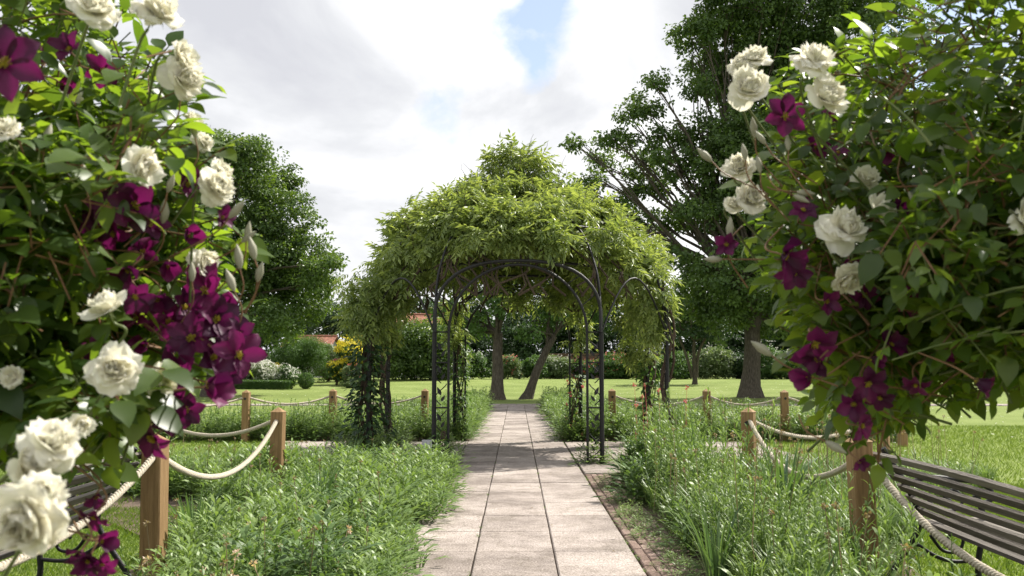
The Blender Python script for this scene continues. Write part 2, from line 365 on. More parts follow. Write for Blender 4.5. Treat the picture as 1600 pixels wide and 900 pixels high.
# ------------------------------------------------------------------ trees
def clumps(mb, centers, radii, per, leaf=.14, sub=.45, tmpl=LEAF_2, flat=.75, spread=None):
    """leaf clumps: each ellipsoid carries smaller clumps on and in its surface"""
    P = []; NN = []
    for c, r in zip(centers, radii):
        r3 = np.array([r, r, r*flat]); k = max(6, int(per*(r/ sub)**2*.9))
        d = rdir(k); d[:, 2] = d[:, 2]*.9+.12; d = unit(d)
        cc = np.asarray(c)+d*r3*rng.uniform(.55, 1.08, (k, 1))
        P.append(cc); NN.append(d)
    P = np.concatenate(P); NN = np.concatenate(NN)
    m_ = int(spread or 60)
    q = rdir(len(P)*m_).reshape(len(P), m_, 3)*rng.random((len(P), m_, 1))**.45*sub*np.array([1, 1, .6])*rng.uniform(.6, 1.2, (len(P), 1, 1))
    pos = (P[:, None]+q).reshape(-1, 3)
    nrm = unit(np.repeat(NN, m_, 0)*.7+unit(q).reshape(-1, 3)*.7+np.array([0, 0, .7])+rng.normal(size=pos.shape)*.55)
    d = unit(unit(q).reshape(-1, 3)+rng.normal(size=pos.shape)*.7-np.array([0, 0, .35]))
    s = leaf*rng.uniform(.7, 1.25, len(pos))
    tint = np.clip(np.repeat(rng.random(len(P)), m_)*.5+rng.random(len(pos))*.5, 0, 1)
    mb.inst(tmpl, frames(d, nrm, s), pos, tint)
def wiggle(a, b, n=7, amp=.1):
    a = np.asarray(a, float); b = np.asarray(b, float); t = np.linspace(0, 1, n)[:, None]
    p = a+(b-a)*t; ln = np.linalg.norm(b-a)
    w = np.cumsum(rng.normal(size=(n, 3)), 0)*amp*ln/n; w -= w[:1]; w -= t*w[-1:]
    return p+w+np.array([0, 0, 1])*np.sin(t*np.pi)*ln*.05
def tree(name, label, base, fork, blobs, trunk_r, mat, per=9, leaf=.15, sub=.5, spread=60, group=None, cat='tree', limbs=True, flat=.8, barkmat=None, extra=None):
    base = np.asarray(base, float); fork = np.asarray(fork, float)
    root = empty(name, base); tag(root, label, cat, group)
    mb = MB()
    tp = wiggle(base-np.array([0, 0, .15]), fork, 9, .08); tr = np.linspace(trunk_r*1.05, trunk_r*.7, 9); tr[0] *= 1.6; tr[1] *= 1.15
    tube(mb, tp, tr, 12)
    if extra: 
        for (q, rr) in extra: tube(mb, bez(q, 6), np.linspace(rr, rr*.6, len(bez(q, 6))), 8)
    mb.build('trunk', M['bark'] if barkmat is None else barkmat, root, True, local=base)
    C = np.array([b[:3] for b in blobs]); Rr = np.array([b[3] for b in blobs])
    if limbs:
        mb = MB()
        for c, r in zip(C, Rr):
            s = fork if rng.random() < .6 else tp[-3]
            p = wiggle(s, c, 8, .16); tube(mb, p, np.linspace(trunk_r*.32, .02, 8), 6)
            for _ in range(4):
                q = wiggle(p[rng.integers(4, 7)], c+rdir(1)[0]*r*.95, 5, .2); tube(mb, q, np.linspace(.035, .006, 5)*max(1, trunk_r/.35), 4)
        mb.build('branch', M['bark'] if barkmat is None else barkmat, root, True, local=base)
    mb = MB(); clumps(mb, C, Rr, per, leaf, sub, spread=spread, flat=flat)
    mb.build('crown', mat, root, local=base); return root
def blobs_px(lst, Y, dy=2.5):
    out = []
    for (px, py, r) in lst:
        y = Y+rng.uniform(-dy, dy); p = at(px, py, y); out.append((*p, r/FPX*y))
    return out

LT = [(330,250,58),(385,250,48),(425,290,46),(440,345,56),(478,398,48),(500,440,36),(470,465,50),(400,400,78),(370,320,76),(425,505,44),(370,470,60),(320,400,85),(280,320,90),(235,290,90),(250,420,90),(330,520,50),(300,230,50),(505,415,26),(200,350,90),(455,420,55)]
tree('broadleaf_tree', 'tall dense round-crowned dark green tree beyond the flower border, showing past the climbing roses', (*at(330, 600, 46)[:2], float(gz(46))), at(335, 470, 46), blobs_px(LT, 46), .38, M['tree_leaf'], per=8, leaf=.17, sub=.52, spread=60)
RT = [(1150,430,70),(1095,440,42),(1230,420,80),(1110,330,48),(1180,320,80),(1060,262,34),(1000,262,30),(955,215,24),(1010,165,26),(1100,215,50),(1140,130,60),(1190,60,66),(1105,40,36),(1250,110,85),(1180,-25,70),(1260,0,90),(925,285,22),(985,315,28),(1045,345,30),(1350,60,100),(1330,-60,120),(1320,250,100),(1300,350,90),(1400,400,100),(1420,200,100),(1240,-100,100),(1085,480,34),(1130,500,40),(1215,500,50),(1290,480,60),(1040,215,24),(980,225,18),(1090,140,26),(1150,240,60),(905,300,16),(1020,295,26),(1060,400,26),(1080,60,36),(1150,60,60),(1110,110,40),(1200,150,70),(1165,195,46),(1130,280,46),(1200,240,70),(1240,180,60),(1130,10,50),(1080,330,30),(1030,240,22),(872,300,15),(940,255,22),(985,182,22),(1022,128,20),(962,330,20),(1010,350,24),(900,225,14)]
tree('parkland_tree', 'tall open-crowned tree with a thick straight trunk standing on the lawn beyond the ropes', (*at(1173, 622, 45)[:2], float(gz(45))), at(1176, 470, 45), blobs_px(RT, 45), .42, M['tree_leaf'], per=6.5, leaf=.18, sub=.46, spread=44)
C1 = [(740,500,34),(790,470,40),(770,400,50),(735,440,40),(820,420,46),(775,340,44),(735,330,26),(800,310,34),(700,490,26),(715,520,16),(840,340,40)]
tree('lawn_tree', 'upright grey-trunked tree in line with the end of the path', (*at(777, 624, 43)[:2], float(gz(43))), at(779, 520, 43), blobs_px(C1, 43, 1.5), .27, M['mid_leaf'], per=6, leaf=.17, sub=.45, spread=46)
C2 = [(880,470,36),(850,500,28),(905,430,36),(930,480,26),(870,400,40),(880,345,36),(825,520,14)]
tree('lawn_tree', 'tree with a leaning trunk tilting away from the path end', (*at(820, 624, 43.5)[:2], float(gz(43.5))), at(866, 525, 43.5), blobs_px(C2, 43.5, 1.5), .20, M['mid_leaf'], per=6, leaf=.17, sub=.45, spread=46)
# dark belt of trees beyond the lawn
BELT = [(590,520,60,'rounded dark tree behind the yellow-flowering laburnum'),(700,520,62,'dark bushy tree behind the gazebo\'s front left leg'),(770,530,60,'dark tree directly behind the upright lawn tree'),(850,520,70,'dark tree behind the leaning trunk'),(925,515,70,'dark tree over the brick wall seen through the gazebo\'s right legs'),(1000,500,72,'broad dark tree just right of the gazebo canopy'),(1075,520,70,'dark tree behind the small forked tree'),(1150,520,75,'dark tree behind the thick parkland trunk'),(1230,520,75,'dark tree at the lawn edge between trunk and climbing roses'),(1320,515,80,'dark tree behind the hanging clematis'),(1420,510,90,'dark tree behind the dense climbing roses'),(1530,510,95,'dark tree farthest to the right behind the climbing roses'),(520,505,44,'low dark tree behind the terracotta shed roof'),(445,512,55,'dark tree showing under the broadleaf crown, by the yellow shrub'),(375,515,60,'dark tree behind the border where purple clematis overlaps it'),(640,505,50,'dark tree rising just behind the cottage\'s roof'),(290,515,70,'dark tree wholly behind the sunlit climbing roses')]
for k, (px, py, r, lab) in enumerate(BELT):
    Yb = 84+(k % 3)*3; c = at(px, py, Yb); z0 = float(gz(Yb)); rr = r/FPX*Yb
    bl = [(c[0]+rng.uniform(-.6, .6)*rr, c[1]+rng.uniform(-.5, .5)*rr, c[2]+rng.uniform(-.35, .45)*rr, rr*rng.uniform(.45, .7)) for _ in range(8)]
    bl += [(c[0]+u_*rr, c[1]-.6, z0+rr*.33, rr*.42) for u_ in (-.95, -.5, 0, .5, .95)]
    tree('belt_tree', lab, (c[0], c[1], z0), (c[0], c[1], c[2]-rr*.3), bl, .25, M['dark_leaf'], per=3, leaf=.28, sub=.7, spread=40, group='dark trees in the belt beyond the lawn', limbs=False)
c = at(1085, 588, 58)
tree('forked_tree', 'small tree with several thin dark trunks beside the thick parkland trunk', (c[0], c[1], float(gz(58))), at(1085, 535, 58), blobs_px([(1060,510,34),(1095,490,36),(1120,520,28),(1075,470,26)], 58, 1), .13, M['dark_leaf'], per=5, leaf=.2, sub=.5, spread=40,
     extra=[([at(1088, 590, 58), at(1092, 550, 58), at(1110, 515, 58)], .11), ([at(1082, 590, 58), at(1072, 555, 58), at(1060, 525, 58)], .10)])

# ------------------------------------------------------------------ shrubs and borders
def shrub(name, label, px, py, Y, w, h, mat, leaf=.09, bloom=None, nb=0, n=14, cat='shrub', group=None, lay=1.0, tmpl=LEAF_2, bs=.09, spread=40):
    """px,py: where its foot meets the ground; w,h in pixels"""
    x, y, _ = at(px, py, Y); z0 = float(gz(Y)); W = w/FPX*Y/2; H = h/FPX*Y
    root = empty(name, (x, y, z0)); tag(root, label, cat, group)
    mb = MB()
    for k in range(6): tube(mb, wiggle((x+rng.uniform(-.2, .2)*W, y, z0-.05), (x+rng.uniform(-.7, .7)*W, y+rng.uniform(-.4, .4)*W, z0+H*.7), 5, .15), np.linspace(.03, .008, 5), 5)
    mb.build('stem', M['wood_stem'], root, local=(x, y, z0))
    C = []; Rr = []
    for k in range(n):
        a = rng.uniform(0, 2*np.pi); q = rng.random()**.5*.68; zz = rng.uniform(.2, .8)
        C.append((x+math.cos(a)*q*W*(1.1-zz*.5), y+math.sin(a)*q*W*.8, z0+zz*H)); Rr.append(min(W, H)*rng.uniform(.24, .42))
    mb = MB(); clumps(mb, C, Rr, 9, leaf, max(.10, min(W, H)*.24), spread=int(spread*1.5), tmpl=tmpl)
    mb.build('foliage', mat, root, local=(x, y, z0))
    if bloom:
        C = np.array(C); Rr = np.array(Rr); k = rng.integers(0, n, nb); d = rdir(nb); d[:, 2] = np.abs(d[:, 2]); d[:, 1] -= .5; d = unit(d)
        pos = C[k]+d*Rr[k][:, None]*1.25; mb = MB()
        for _ in range(4):
            mb.inst(LEAF_LO, frames(rdir(nb), unit(d+rdir(nb)*.5), bs*rng.uniform(.6, 1.2, nb)), pos+rdir(nb)*bs*.4)
        mb.build('blossom', M[bloom], root, local=(x, y, z0))
    return root
SH = [ # name,label,px,py,Y,w,h,mat,kw
 ('rounded_shrub','big domed mid-green shrub in front of the cottage gable',655,592,66,165,94,'tree_leaf',{'leaf':.18,'n':44,'lay':2}),
 ('willow_shrub','feathery grey-green shrub behind the clipped ball in the flower border',474,594,60,100,80,'mid_leaf',{'leaf':.15,'tmpl':LANCE_2,'n':34}),
 ('border_shrub','dark green shrub under the broadleaf tree at the border\'s back',400,590,66,60,62,'dark_leaf',{'leaf':.14}),
 ('yellow_shrub','small bright yellow shrub behind the white border flowers',430,590,58,34,36,'yellow_leaf',{'leaf':.1}),
 ('flowering_shrub','white-flowered shrub beside the terracotta shed roof',516,590,66,56,62,'pale_leaf',{'n':20,'bloom':'bloom_white','nb':160}),
 ('red_leaved_shrub','low dark red-leaved shrub next to the yellow lupins',526,590,62,44,44,'red_leaf',{'leaf':.1}),
 ('laburnum_bush','green bush covered in yellow flowers close to the gazebo\'s outer left leg',551,596,58,66,86,'mid_leaf',{'bloom':'yellow_petal','nb':620,'bs':.16}),
 ('yellow_flowers','clump of yellow flowers in the border between the two clipped balls',528,598,57,40,44,'mid_leaf',{'bloom':'yellow_petal','nb':300,'bs':.11,'cat':'flowers'}),
 ('red_flowers','clump of orange-red flowers at the foot of the laburnum bush',556,598,56,48,32,'pale_leaf',{'bloom':'pink_petal','nb':120,'bs':.07,'cat':'flowers'}),
 ('silver_plant','pale silvery low plant spilling onto the lawn edge',556,602,54,60,14,'pale_leaf',{'leaf':.07,'cat':'plant'}),
 ('white_flowers','bank of white border flowers behind the low box hedge, widest patch',408,598,55,84,40,'pale_leaf',{'bloom':'bloom_white','nb':520,'bs':.11,'cat':'flowers'}),
 ('white_flowers','clump of white flowers between the box hedge and the clipped ball',447,600,55,50,34,'mid_leaf',{'bloom':'bloom_white','nb':280,'bs':.10,'cat':'flowers'}),
 ('white_flowers','white flowers farthest along the border, half hidden by purple clematis',370,600,55,60,40,'pale_leaf',{'bloom':'bloom_white','nb':150,'bs':.075,'cat':'flowers'}),
]
for nme, lab, px, py, Y, w, h, mt, kw in SH: shrub(nme, lab, px, py, Y, w, h, M[mt], **kw)
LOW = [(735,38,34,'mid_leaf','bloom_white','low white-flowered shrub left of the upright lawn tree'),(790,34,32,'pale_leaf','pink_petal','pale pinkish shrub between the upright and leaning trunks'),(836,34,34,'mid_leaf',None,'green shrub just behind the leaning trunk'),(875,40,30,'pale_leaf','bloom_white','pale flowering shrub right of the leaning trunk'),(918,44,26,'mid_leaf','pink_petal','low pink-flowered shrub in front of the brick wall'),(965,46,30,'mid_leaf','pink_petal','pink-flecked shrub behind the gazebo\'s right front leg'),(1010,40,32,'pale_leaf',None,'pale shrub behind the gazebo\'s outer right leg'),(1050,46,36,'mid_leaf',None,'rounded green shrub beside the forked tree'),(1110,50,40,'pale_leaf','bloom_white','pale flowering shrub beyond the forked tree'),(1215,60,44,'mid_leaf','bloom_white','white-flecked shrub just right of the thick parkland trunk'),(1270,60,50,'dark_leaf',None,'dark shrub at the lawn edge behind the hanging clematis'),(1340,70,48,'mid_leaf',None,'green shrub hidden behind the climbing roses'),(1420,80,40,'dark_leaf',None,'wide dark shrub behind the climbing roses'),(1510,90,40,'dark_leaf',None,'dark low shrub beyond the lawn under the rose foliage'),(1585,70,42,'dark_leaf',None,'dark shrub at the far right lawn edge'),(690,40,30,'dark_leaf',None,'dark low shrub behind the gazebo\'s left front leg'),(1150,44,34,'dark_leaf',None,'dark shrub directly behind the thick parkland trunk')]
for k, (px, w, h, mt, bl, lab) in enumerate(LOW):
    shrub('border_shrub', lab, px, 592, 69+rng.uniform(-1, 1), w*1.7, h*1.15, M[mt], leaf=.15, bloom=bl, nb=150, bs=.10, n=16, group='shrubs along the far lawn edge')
def topiary(px, py, Y, r, label):
    x, y, _ = at(px, py, Y); z0 = float(gz(Y)); rr = r/FPX*Y; n = 2600
    root = empty('clipped_ball', (x, y, z0)); tag(root, label, 'topiary', 'clipped balls in the flower border')
    mb = MB(); tube(mb, [(x, y, z0-.05), (x, y, z0+rr)], .05, 6); mb.build('stem', M['wood_stem'], root, local=(x, y, z0))
    d = rdir(n); mb = MB(); mb.inst(LEAF_2, frames(rdir(n), unit(d+rdir(n)*.5), .07), np.array([x, y, z0+rr*1.05])+d*rr*rng.uniform(.85, 1.03, (n, 1)))
    mb.build('foliage', M['mid_leaf'], root, local=(x, y, z0))
topiary(478, 600, 53, 12, 'clipped ball of box beside the white border flowers')
topiary(537, 592, 60, 8, 'smaller clipped ball between yellow flowers and laburnum bush')
# low box hedge
mb = MB(); a = at(300, 601, 53.5); b_ = at(455, 603, 52.5); n = 16000; t_ = rng.random(n)
side = rng.integers(0, 3, n); u = rng.uniform(-.3, .3, n); hgt = .42
P = a[None, :]*(1-t_[:, None])+b_[None, :]*t_[:, None]; P[:, 2] = gz(P[:, 1])
off = np.where(side[:, None] == 0, np.stack([u*0, u, np.full(n, hgt)], -1), np.stack([u*0, np.where(side == 1, -.3, .3), rng.uniform(0, hgt, n)], -1))
mb.inst(LEAF_2, frames(rdir(n), unit(off+rdir(n)*.3), .07), P+off+rng.normal(size=(n, 3))*.02)
tag(mb.build('box_hedge', M['mid_leaf']), 'long low clipped box hedge edging the white border flowers', 'hedge')

# ------------------------------------------------------------------ buildings beyond the lawn
def cottage(px, Y, w, wall_h, roof_h, depth, label, rz=0, chim=True):
    x, y, _ = at(px, 580, Y); z0 = float(gz(Y)); root = empty('cottage', (x, y, z0), rz); tag(root, label, 'house')
    mb = MB(); box(mb, (0, 0, wall_h/2-.1), (w, depth, wall_h+.2))
    mb.add([(-w/2, -depth/2, wall_h), (-w/2, depth/2, wall_h), (-w/2, 0, wall_h+roof_h*.96)], [[0, 1, 2]])
    mb.add([(w/2, -depth/2, wall_h), (w/2, depth/2, wall_h), (w/2, 0, wall_h+roof_h*.96)], [[0, 1, 2]])
    mb.build('wall', M['render_wall'], root)
    mb = MB(); ov = .3; sl_ = math.hypot(depth/2+ov, roof_h); an = math.atan2(roof_h, depth/2)
    rows = 14
    for s in (-1, 1):
        for k in range(rows):
            for q in range(24):
                f = (k+.5)/rows; yy = s*(depth/2+ov)*f; zz = wall_h+roof_h-roof_h*(depth/2+ov)/(depth/2)*f+.06
                r = np.array(Matrix.Rotation(-s*an-s*.03, 3, 'X'))
                box(mb, (-w/2-ov+(q+.5)*(w+2*ov)/24, yy, zz), ((w+2*ov)/24*.97, sl_/rows*1.12, .05), r, rng.random())
    rf = mb.build('roof', M['roof_tile'], root)
    mb = MB(); tube(mb, [(-w/2-ov, 0, wall_h+roof_h+.09), (w/2+ov, 0, wall_h+roof_h+.09)], .1, 8); mb.build('ridge', M['roof_tile'], rf)
    if chim:
        mb = MB(); box(mb, (w*.28, 0, wall_h+roof_h+.3), (.6, .6, 1.5)); box(mb, (w*.28, 0, wall_h+roof_h+1.08), (.72, .72, .1)); tube(mb, [(w*.28, 0, wall_h+roof_h+1.1), (w*.28, 0, wall_h+roof_h+1.5)], .12, 8)
        mb.build('chimney', M['brick_wall'], rf)
    for (wx, wy, axis) in ((-w/2-.003, -.2, 'x'), (-w*.25, -depth/2-.003, 'y'), (w*.2, -depth/2-.003, 'y')):
        mb = MB(); fr = MB()
        sz = (.05, 1.0, 1.1) if axis == 'x' else (1.0, .05, 1.1); pz = (.03, .88, .98) if axis == 'x' else (.88, .03, .98)
        for s in (-1, 1):
            o1 = (0, s*.47, 0) if axis == 'x' else (s*.47, 0, 0); s1 = (.07, .07, 1.1) if axis == 'x' else (.07, .07, 1.1)
            box(fr, np.array((wx, wy, wall_h*.6))+np.array(o1), s1)
            box(fr, (wx, wy, wall_h*.6+s*.52), (.07, .87, .07) if axis == 'x' else (.87, .07, .07))
        box(fr, (wx, wy, wall_h*.6), (.06, .04, .97) if axis == 'x' else (.04, .06, .97))
        wi = fr.build('window', M['bloom_white'], root); box(mb, (wx, wy, wall_h*.6), pz); mb.build('pane', M['glass_dark'], wi)
    return root
cottage(668, 78, 4.6, 3.75, 1.15, 4.0, 'white-walled cottage with a red tiled roof behind the domed shrub', R(12))
cottage(486, 80, 3.6, 2.5, .75, 3.0, 'low outbuilding with an orange-red tiled roof behind the willow shrub', R(-4), chim=False)
# brick garden wall
mb = MB(); z0 = .62
for r_ in range(22):
    for q in range(46):
        box(mb, (2.2+q*.23+(r_ % 2)*.11, 74, z0+.04+r_*.078), (.215, .2, .068), tint=rng.random())
box(mb, (7.6, 74.03, z0+.85), (10.7, .15, 1.7)); box(mb, (7.6, 74, z0+1.8), (10.9, .32, .08))
tag(mb.build('brick_wall', M['brick_wall']), 'long reddish brick garden wall behind the pink-flowered shrubs', 'wall')

# ------------------------------------------------------------------ gazebo
GC = np.array([0.02, 16.87, 0.]); AP = 2.37; PI_, PO = 1.02, 1.235
gaz = empty('garden_gazebo', GC); tag(gaz, 'black wrought-iron octagonal gazebo with arched entrances straddling the path', 'gazebo')
TOPZ = 2.98
def sc_leaf(mb, p, d, s=.13):
    """small pressed-iron leaf"""
    v, f = leaf_grid(.2, 4, .1, .2); Mx = frames(np.array([d]), np.array([[0, -1., .01]]), s)[0]
    v2 = v@Mx.T+np.array(p); mb.add(v2, f); mb.add(v2+np.array([0, .006, 0]), f[:, ::-1])
for k in range(4):
    Rm = rotz(k*math.pi/2)
    for s in (-1, 1):
        mb = MB()
        for xx, rr in ((PI_, .019), (PO, .029)):
            tube(mb, np.array([[s*xx, -AP, -.05], [s*xx, -AP, 1.95]])@Rm.T, rr, 8)
        tube(mb, np.array([[s*(PO-.03), -AP, -.05], [s*(PO-.03), -AP, 2.1]])@Rm.T, .010, 6)
        for zz in (.12, .84, 1.5, 1.95): box(mb, np.array([s*(PI_+PO)/2, -AP, zz])@Rm.T, (PO-PI_, .03, .022), Rm)
        pn = mb.build('trellis_panel', M['iron'], gaz, True)
        mb = MB(); xm = (PI_+PO)/2
        for z0_ in (.16, .5, .88, 1.2, 1.54):
            pts = [[s*(xm+.085*math.sin(t*4.4)), -AP, z0_+t*.31] for t in np.linspace(0, 1, 10)]
            tube(mb, np.array(pts)@Rm.T, .008, 5)
            tmp = MB(); sc_leaf(tmp, (s*xm, -AP, z0_+.14), (s*.5, 0, 1), .14); sc_leaf(tmp, (s*xm, -AP, z0_+.05), (-s*.6, 0, 1), .11)
            for v_, f_ in zip(tmp.v, tmp.f): pass
            off_ = mb.n; 
            V_ = np.concatenate(tmp.v)@Rm.T; F_ = np.concatenate(tmp.f); mb.add(V_, F_)
        mb.build('scroll', M['iron'], pn)
    # wide hoop from outer leg to outer leg
    mb = MB(); th = np.linspace(0, math.pi, 41)
    tube(mb, np.stack([np.sign(np.cos(th))*np.abs(np.cos(th))**.82*2.42, np.full(41, -PO+.02), 1.95+np.sin(th)**.72*1.17], -1)@Rm.T, .022, 8)
    mb.build('wide_hoop', M['iron'], gaz, True)
    # inner arch and outer arch
    mb = MB(); th = np.linspace(0, math.pi, 25)
    tube(mb, np.stack([np.cos(th)*PI_, np.full(25, -AP), 1.95+np.sin(th)*1.0], -1)@Rm.T, .021, 8)
    th2 = np.linspace(0, math.pi, 25)
    tube(mb, np.stack([np.sign(np.cos(th2))*np.abs(np.cos(th2))**.8*PO, np.full(25, -AP), 2.05+np.sin(th2)**.75*.96], -1)@Rm.T, .026, 8)
    for q in range(3, 22, 3):
        a_, b2 = th[q], th2[q]
        p = np.array([[math.cos(a_)*PI_, -AP, 1.95+math.sin(a_)*1.0], [math.copysign(abs(math.cos(b2))**.8*PO, math.cos(b2)), -AP, 2.05+math.sin(b2)**.75*.96]])
        if np.linalg.norm(p[1]-p[0]) > .06: tube(mb, p@Rm.T, .008, 5)
    mb.build('entrance_arch', M['iron'], gaz, True)
    for s in (-1, 1):   # diagonal hoops between neighbouring legs and the dome ribs
        rib = bez([(s*PO, -AP, 2.0), (s*PO*.95, -AP*.93, 2.9), (s*PO*.7, -AP*.68, 3.7), (s*.12, -.25, 4.3), (0, 0, 4.36)], 8)
        mb = MB(); tube(mb, rib@Rm.T, .018, 6); mb.build('rib', M['iron'], gaz, True)
    a0 = np.array([PO, -AP, 1.95]); a1 = np.array([AP, -PO, 1.95]); t_ = np.linspace(0, 1, 15)[:, None]
    mb = MB(); p = a0*(1-t_)+a1*t_; p[:, 2] += np.sin(t_[:, 0]*math.pi)*.85; tube(mb, p@Rm.T, .016, 6); mb.build('side_hoop', M['iron'], gaz, True)
th = np.linspace(0, 2*math.pi, 49); mb = MB()
for rr, zz in ((1.9, 3.62), (1.0, 4.12)): tube(mb, np.stack([np.cos(th)*rr, np.sin(th)*rr, np.full(49, zz)], -1), .022, 6, cap=False)
mb.build('ring', M['iron'], gaz, True)
mb = MB(); tube(mb, [(0, 0, 4.3), (0, 0, 4.5), (0, 0, 4.55), (0, 0, 4.65), (0, 0, 4.7), (0, 0, 5.05)], [.03, .02, .07, .07, .02, .005], 8); mb.build('finial', M['iron'], gaz, True)

# --- the climber over the gazebo
FROND = []
for var in range(4):    # pinnate leaf: drooping rachis, paired leaflets
    V = []; T = []; npair = 4
    for k in range(npair+1):
        t_ = .2+.8*k/npair; y = t_; z = -.5*t_*t_
        for s in ((-1, 1) if k < npair else (0,)):
            d = np.array([[s*.9+random.uniform(-.15, .15), .6 if s else 1., -.4-.5*random.random()]]); nrm = np.array([[0, -.2, 1.]])+rng.normal(size=(1, 3))*.25
            ln = .50*random.uniform(.8, 1.2); Mx = frames(d, nrm, ln, ln*1.35)[0]; V.extend(LANCE_2[0]@Mx.T+np.array([0, y, z])); T += [random.random()]*2
    nl_ = npair*2+1
    FROND.append((np.array(V), np.concatenate([LANCE_2[1]+4*q for q in range(nl_)]), np.array(T)))
def fronds(mb, pos, outd, length=.3, k=9, droop=.5, mt=None):
    m_ = len(pos)*k; P = np.repeat(pos, k, 0)+rng.normal(size=(m_, 3))*.07; O = np.repeat(outd, k, 0)
    d = unit(O*.8+rdir(m_)*.75+np.array([0, 0, -droop*.3])); nrm = unit(np.array([0, 0, 1.])+O*.5+rdir(m_)*.35)
    s = length*rng.uniform(.5, 1.3, m_); tint = np.clip(np.repeat(rng.random(len(pos)) if mt is None else mt*.75+rng.random(len(pos))*.25, k)*.6+rng.random(m_)*.4, 0, 1)
    idx = rng.integers(0, 4, m_); Mx = frames(d, nrm, s)
    for v_ in range(4): mb.inst(FROND[v_], Mx[idx == v_], P[idx == v_], tint[idx == v_])
PROF_Z = np.array([2.45, 2.75, 3.05, 3.4, 3.9, 4.3, 4.5, 4.75, 5.0, 5.2]); PROF_R = np.array([2.56, 2.55, 2.42, 2.12, 1.54, 1.0, .45, .30, .30, .10])
vine = empty('climbing_vine', GC+np.array([-2.5, -1.1, 0])); tag(vine, 'lush feathery-leaved green climber smothering the roof of the iron gazebo', 'climbing plant')
VL = GC+np.array([-2.5, -1.1, 0])
mounds = []
while len(mounds) < 98:
    z = rng.uniform(2.4, 4.5); a = rng.uniform(0, 2*np.pi); r0 = np.interp(z, PROF_Z, PROF_R)
    if rng.random() > r0/2.6+.12: continue
    ca, sa = math.cos(a), math.sin(a)
    ea = min(abs(ca), 1); low = 3.2-1.0*np.clip((ea-.74)/.2, 0, 1) if sa < .3 else 2.7   # low growth only by the outer legs
    if z < low or (z < 3.2 and abs(r0*sa) < .75) or (sa > .3 and z < 3.1 and rng.random() < .35): continue
    mr = rng.uniform(.24, .54)*(1 if z < 4.2 else .62); rr = (r0+rng.uniform(-.35, .02)-mr*.25)*(.95 if ca > 0 else 1)
    mounds.append((rr*ca, rr*sa, z, mr))
for (x_, y_, z_, m_) in ((-.08, 0, 5.0, .22), (.14, -.1, 4.92, .22), (-.24, .05, 4.88, .16), (.03, -.05, 5.14, .14), (.30, 0, 4.8, .14), (.05, 0, 4.6, .14), (-.75, -.1, 4.25, .36), (-.5, -.3, 4.42, .28), (-.3, -.1, 4.6, .2), (.45, -.2, 4.4, .28), (.8, -.2, 4.25, .3), (0, -.4, 4.4, .3), (.95, 0, 4.35, .2), (1.35, -.1, 4.05, .26), (-1.2, -.2, 4.0, .32)): mounds.append((x_, y_, z_, m_))
pos = []; out = []; amt = []
for (x_, y_, z_, m_) in mounds:
    k = int(27*(m_/.35)**2)+5; d = rdir(k); d[:, 2] = np.abs(d[:, 2])*.9-.15
    p = np.array([x_, y_, z_])+unit(d)*m_*np.array([1.12, 1.12, .42])*rng.uniform(.75, 1.12, (k, 1))
    amt.append(np.full(k, rng.random())); pos.append(p); c_ = unit(np.array([[x_, y_, .25]])); out.append(unit(unit(d)*.8+c_*.5))
pos = np.concatenate(pos)+GC; out = np.concatenate(out)
mb = MB(); fronds(mb, pos, out, .225, 5, mt=np.concatenate(amt))
# thin inner layer of leaf under the mounds
k = 170; z = rng.uniform(3.15, 4.5, k); a = rng.uniform(0, 6.28, k); rr = np.interp(z, PROF_Z, PROF_R)-rng.uniform(.05, .5, k)
p = np.stack([rr*np.cos(a), rr*np.sin(a), z], -1)+GC; fronds(mb, p, np.stack([np.cos(a), np.sin(a), a*0-.4], -1), .22, 3, 1)
# hanging swags down the outer legs
def leg_swag(mb, x, y, z0, z1, n, spread=.25):
    z = rng.uniform(z0, z1, n); a = rng.uniform(0, 2*np.pi, n); r = spread*(.35+.65*(z-z0)/(z1-z0))*rng.uniform(.5, 1.1, n)
    p = np.stack([x+np.cos(a)*r, y+np.sin(a)*r, z], -1)+np.array([GC[0], GC[1], 0]); fronds(mb, p, np.stack([np.cos(a), np.sin(a), -.1+a*0], -1), .2, 9, 1.2)
leg_swag(mb, -2.45, -1.15, 2.05, 2.85, 46, .40); leg_swag(mb, -2.45, 1.15, 1.9, 2.8, 34, .36); leg_swag(mb, 2.2, 1.15, 1.5, 2.9, 42, .32); leg_swag(mb, 2.1, -1.1, 1.95, 2.8, 36, .30)
leg_swag(mb, 1.2, 2.37, 1.9, 2.8, 16, .2); leg_swag(mb, -1.2, 2.37, 1.9, 2.8, 16, .2)
mb.build('foliage', M['vine_leaf'], vine, local=VL)
mb = MB()
def twine(mb, x, y, z0, z1, k, rad=.03, sp=.09):
    for q in range(k):
        ph = rng.uniform(0, 6.28); zz = np.linspace(z0, z1, 22); w = rng.uniform(2, 4)*rng.choice([-1, 1])
        p = np.stack([GC[0]+x+np.cos(zz*w+ph)*sp*rng.uniform(.5, 1.1), GC[1]+y+np.sin(zz*w+ph)*sp, zz], -1)+rng.normal(size=(22, 3))*.01
        tube(mb, p, np.linspace(rad, rad*.5, 22)*rng.uniform(.6, 1.1), 6)
for (x, y, k) in ((-2.4, -1.12, 6), (-2.4, 1.12, 4), (2.4, 1.12, 5), (2.4, -1.12, 4)): twine(mb, x, y, -.05, 2.7, k, .035, .10)
for q in range(70):  # woody runners over the ribs
    a = rng.uniform(0, 6.28); zz = np.linspace(2.5, 4.5, 14); rr = np.interp(zz, PROF_Z, PROF_R)-.25
    aa = a+np.cumsum(rng.normal(size=14))*.06
    tube(mb, np.stack([GC[0]+rr*np.cos(aa), GC[1]+rr*np.sin(aa), zz], -1), np.linspace(.02, .008, 14), 5)
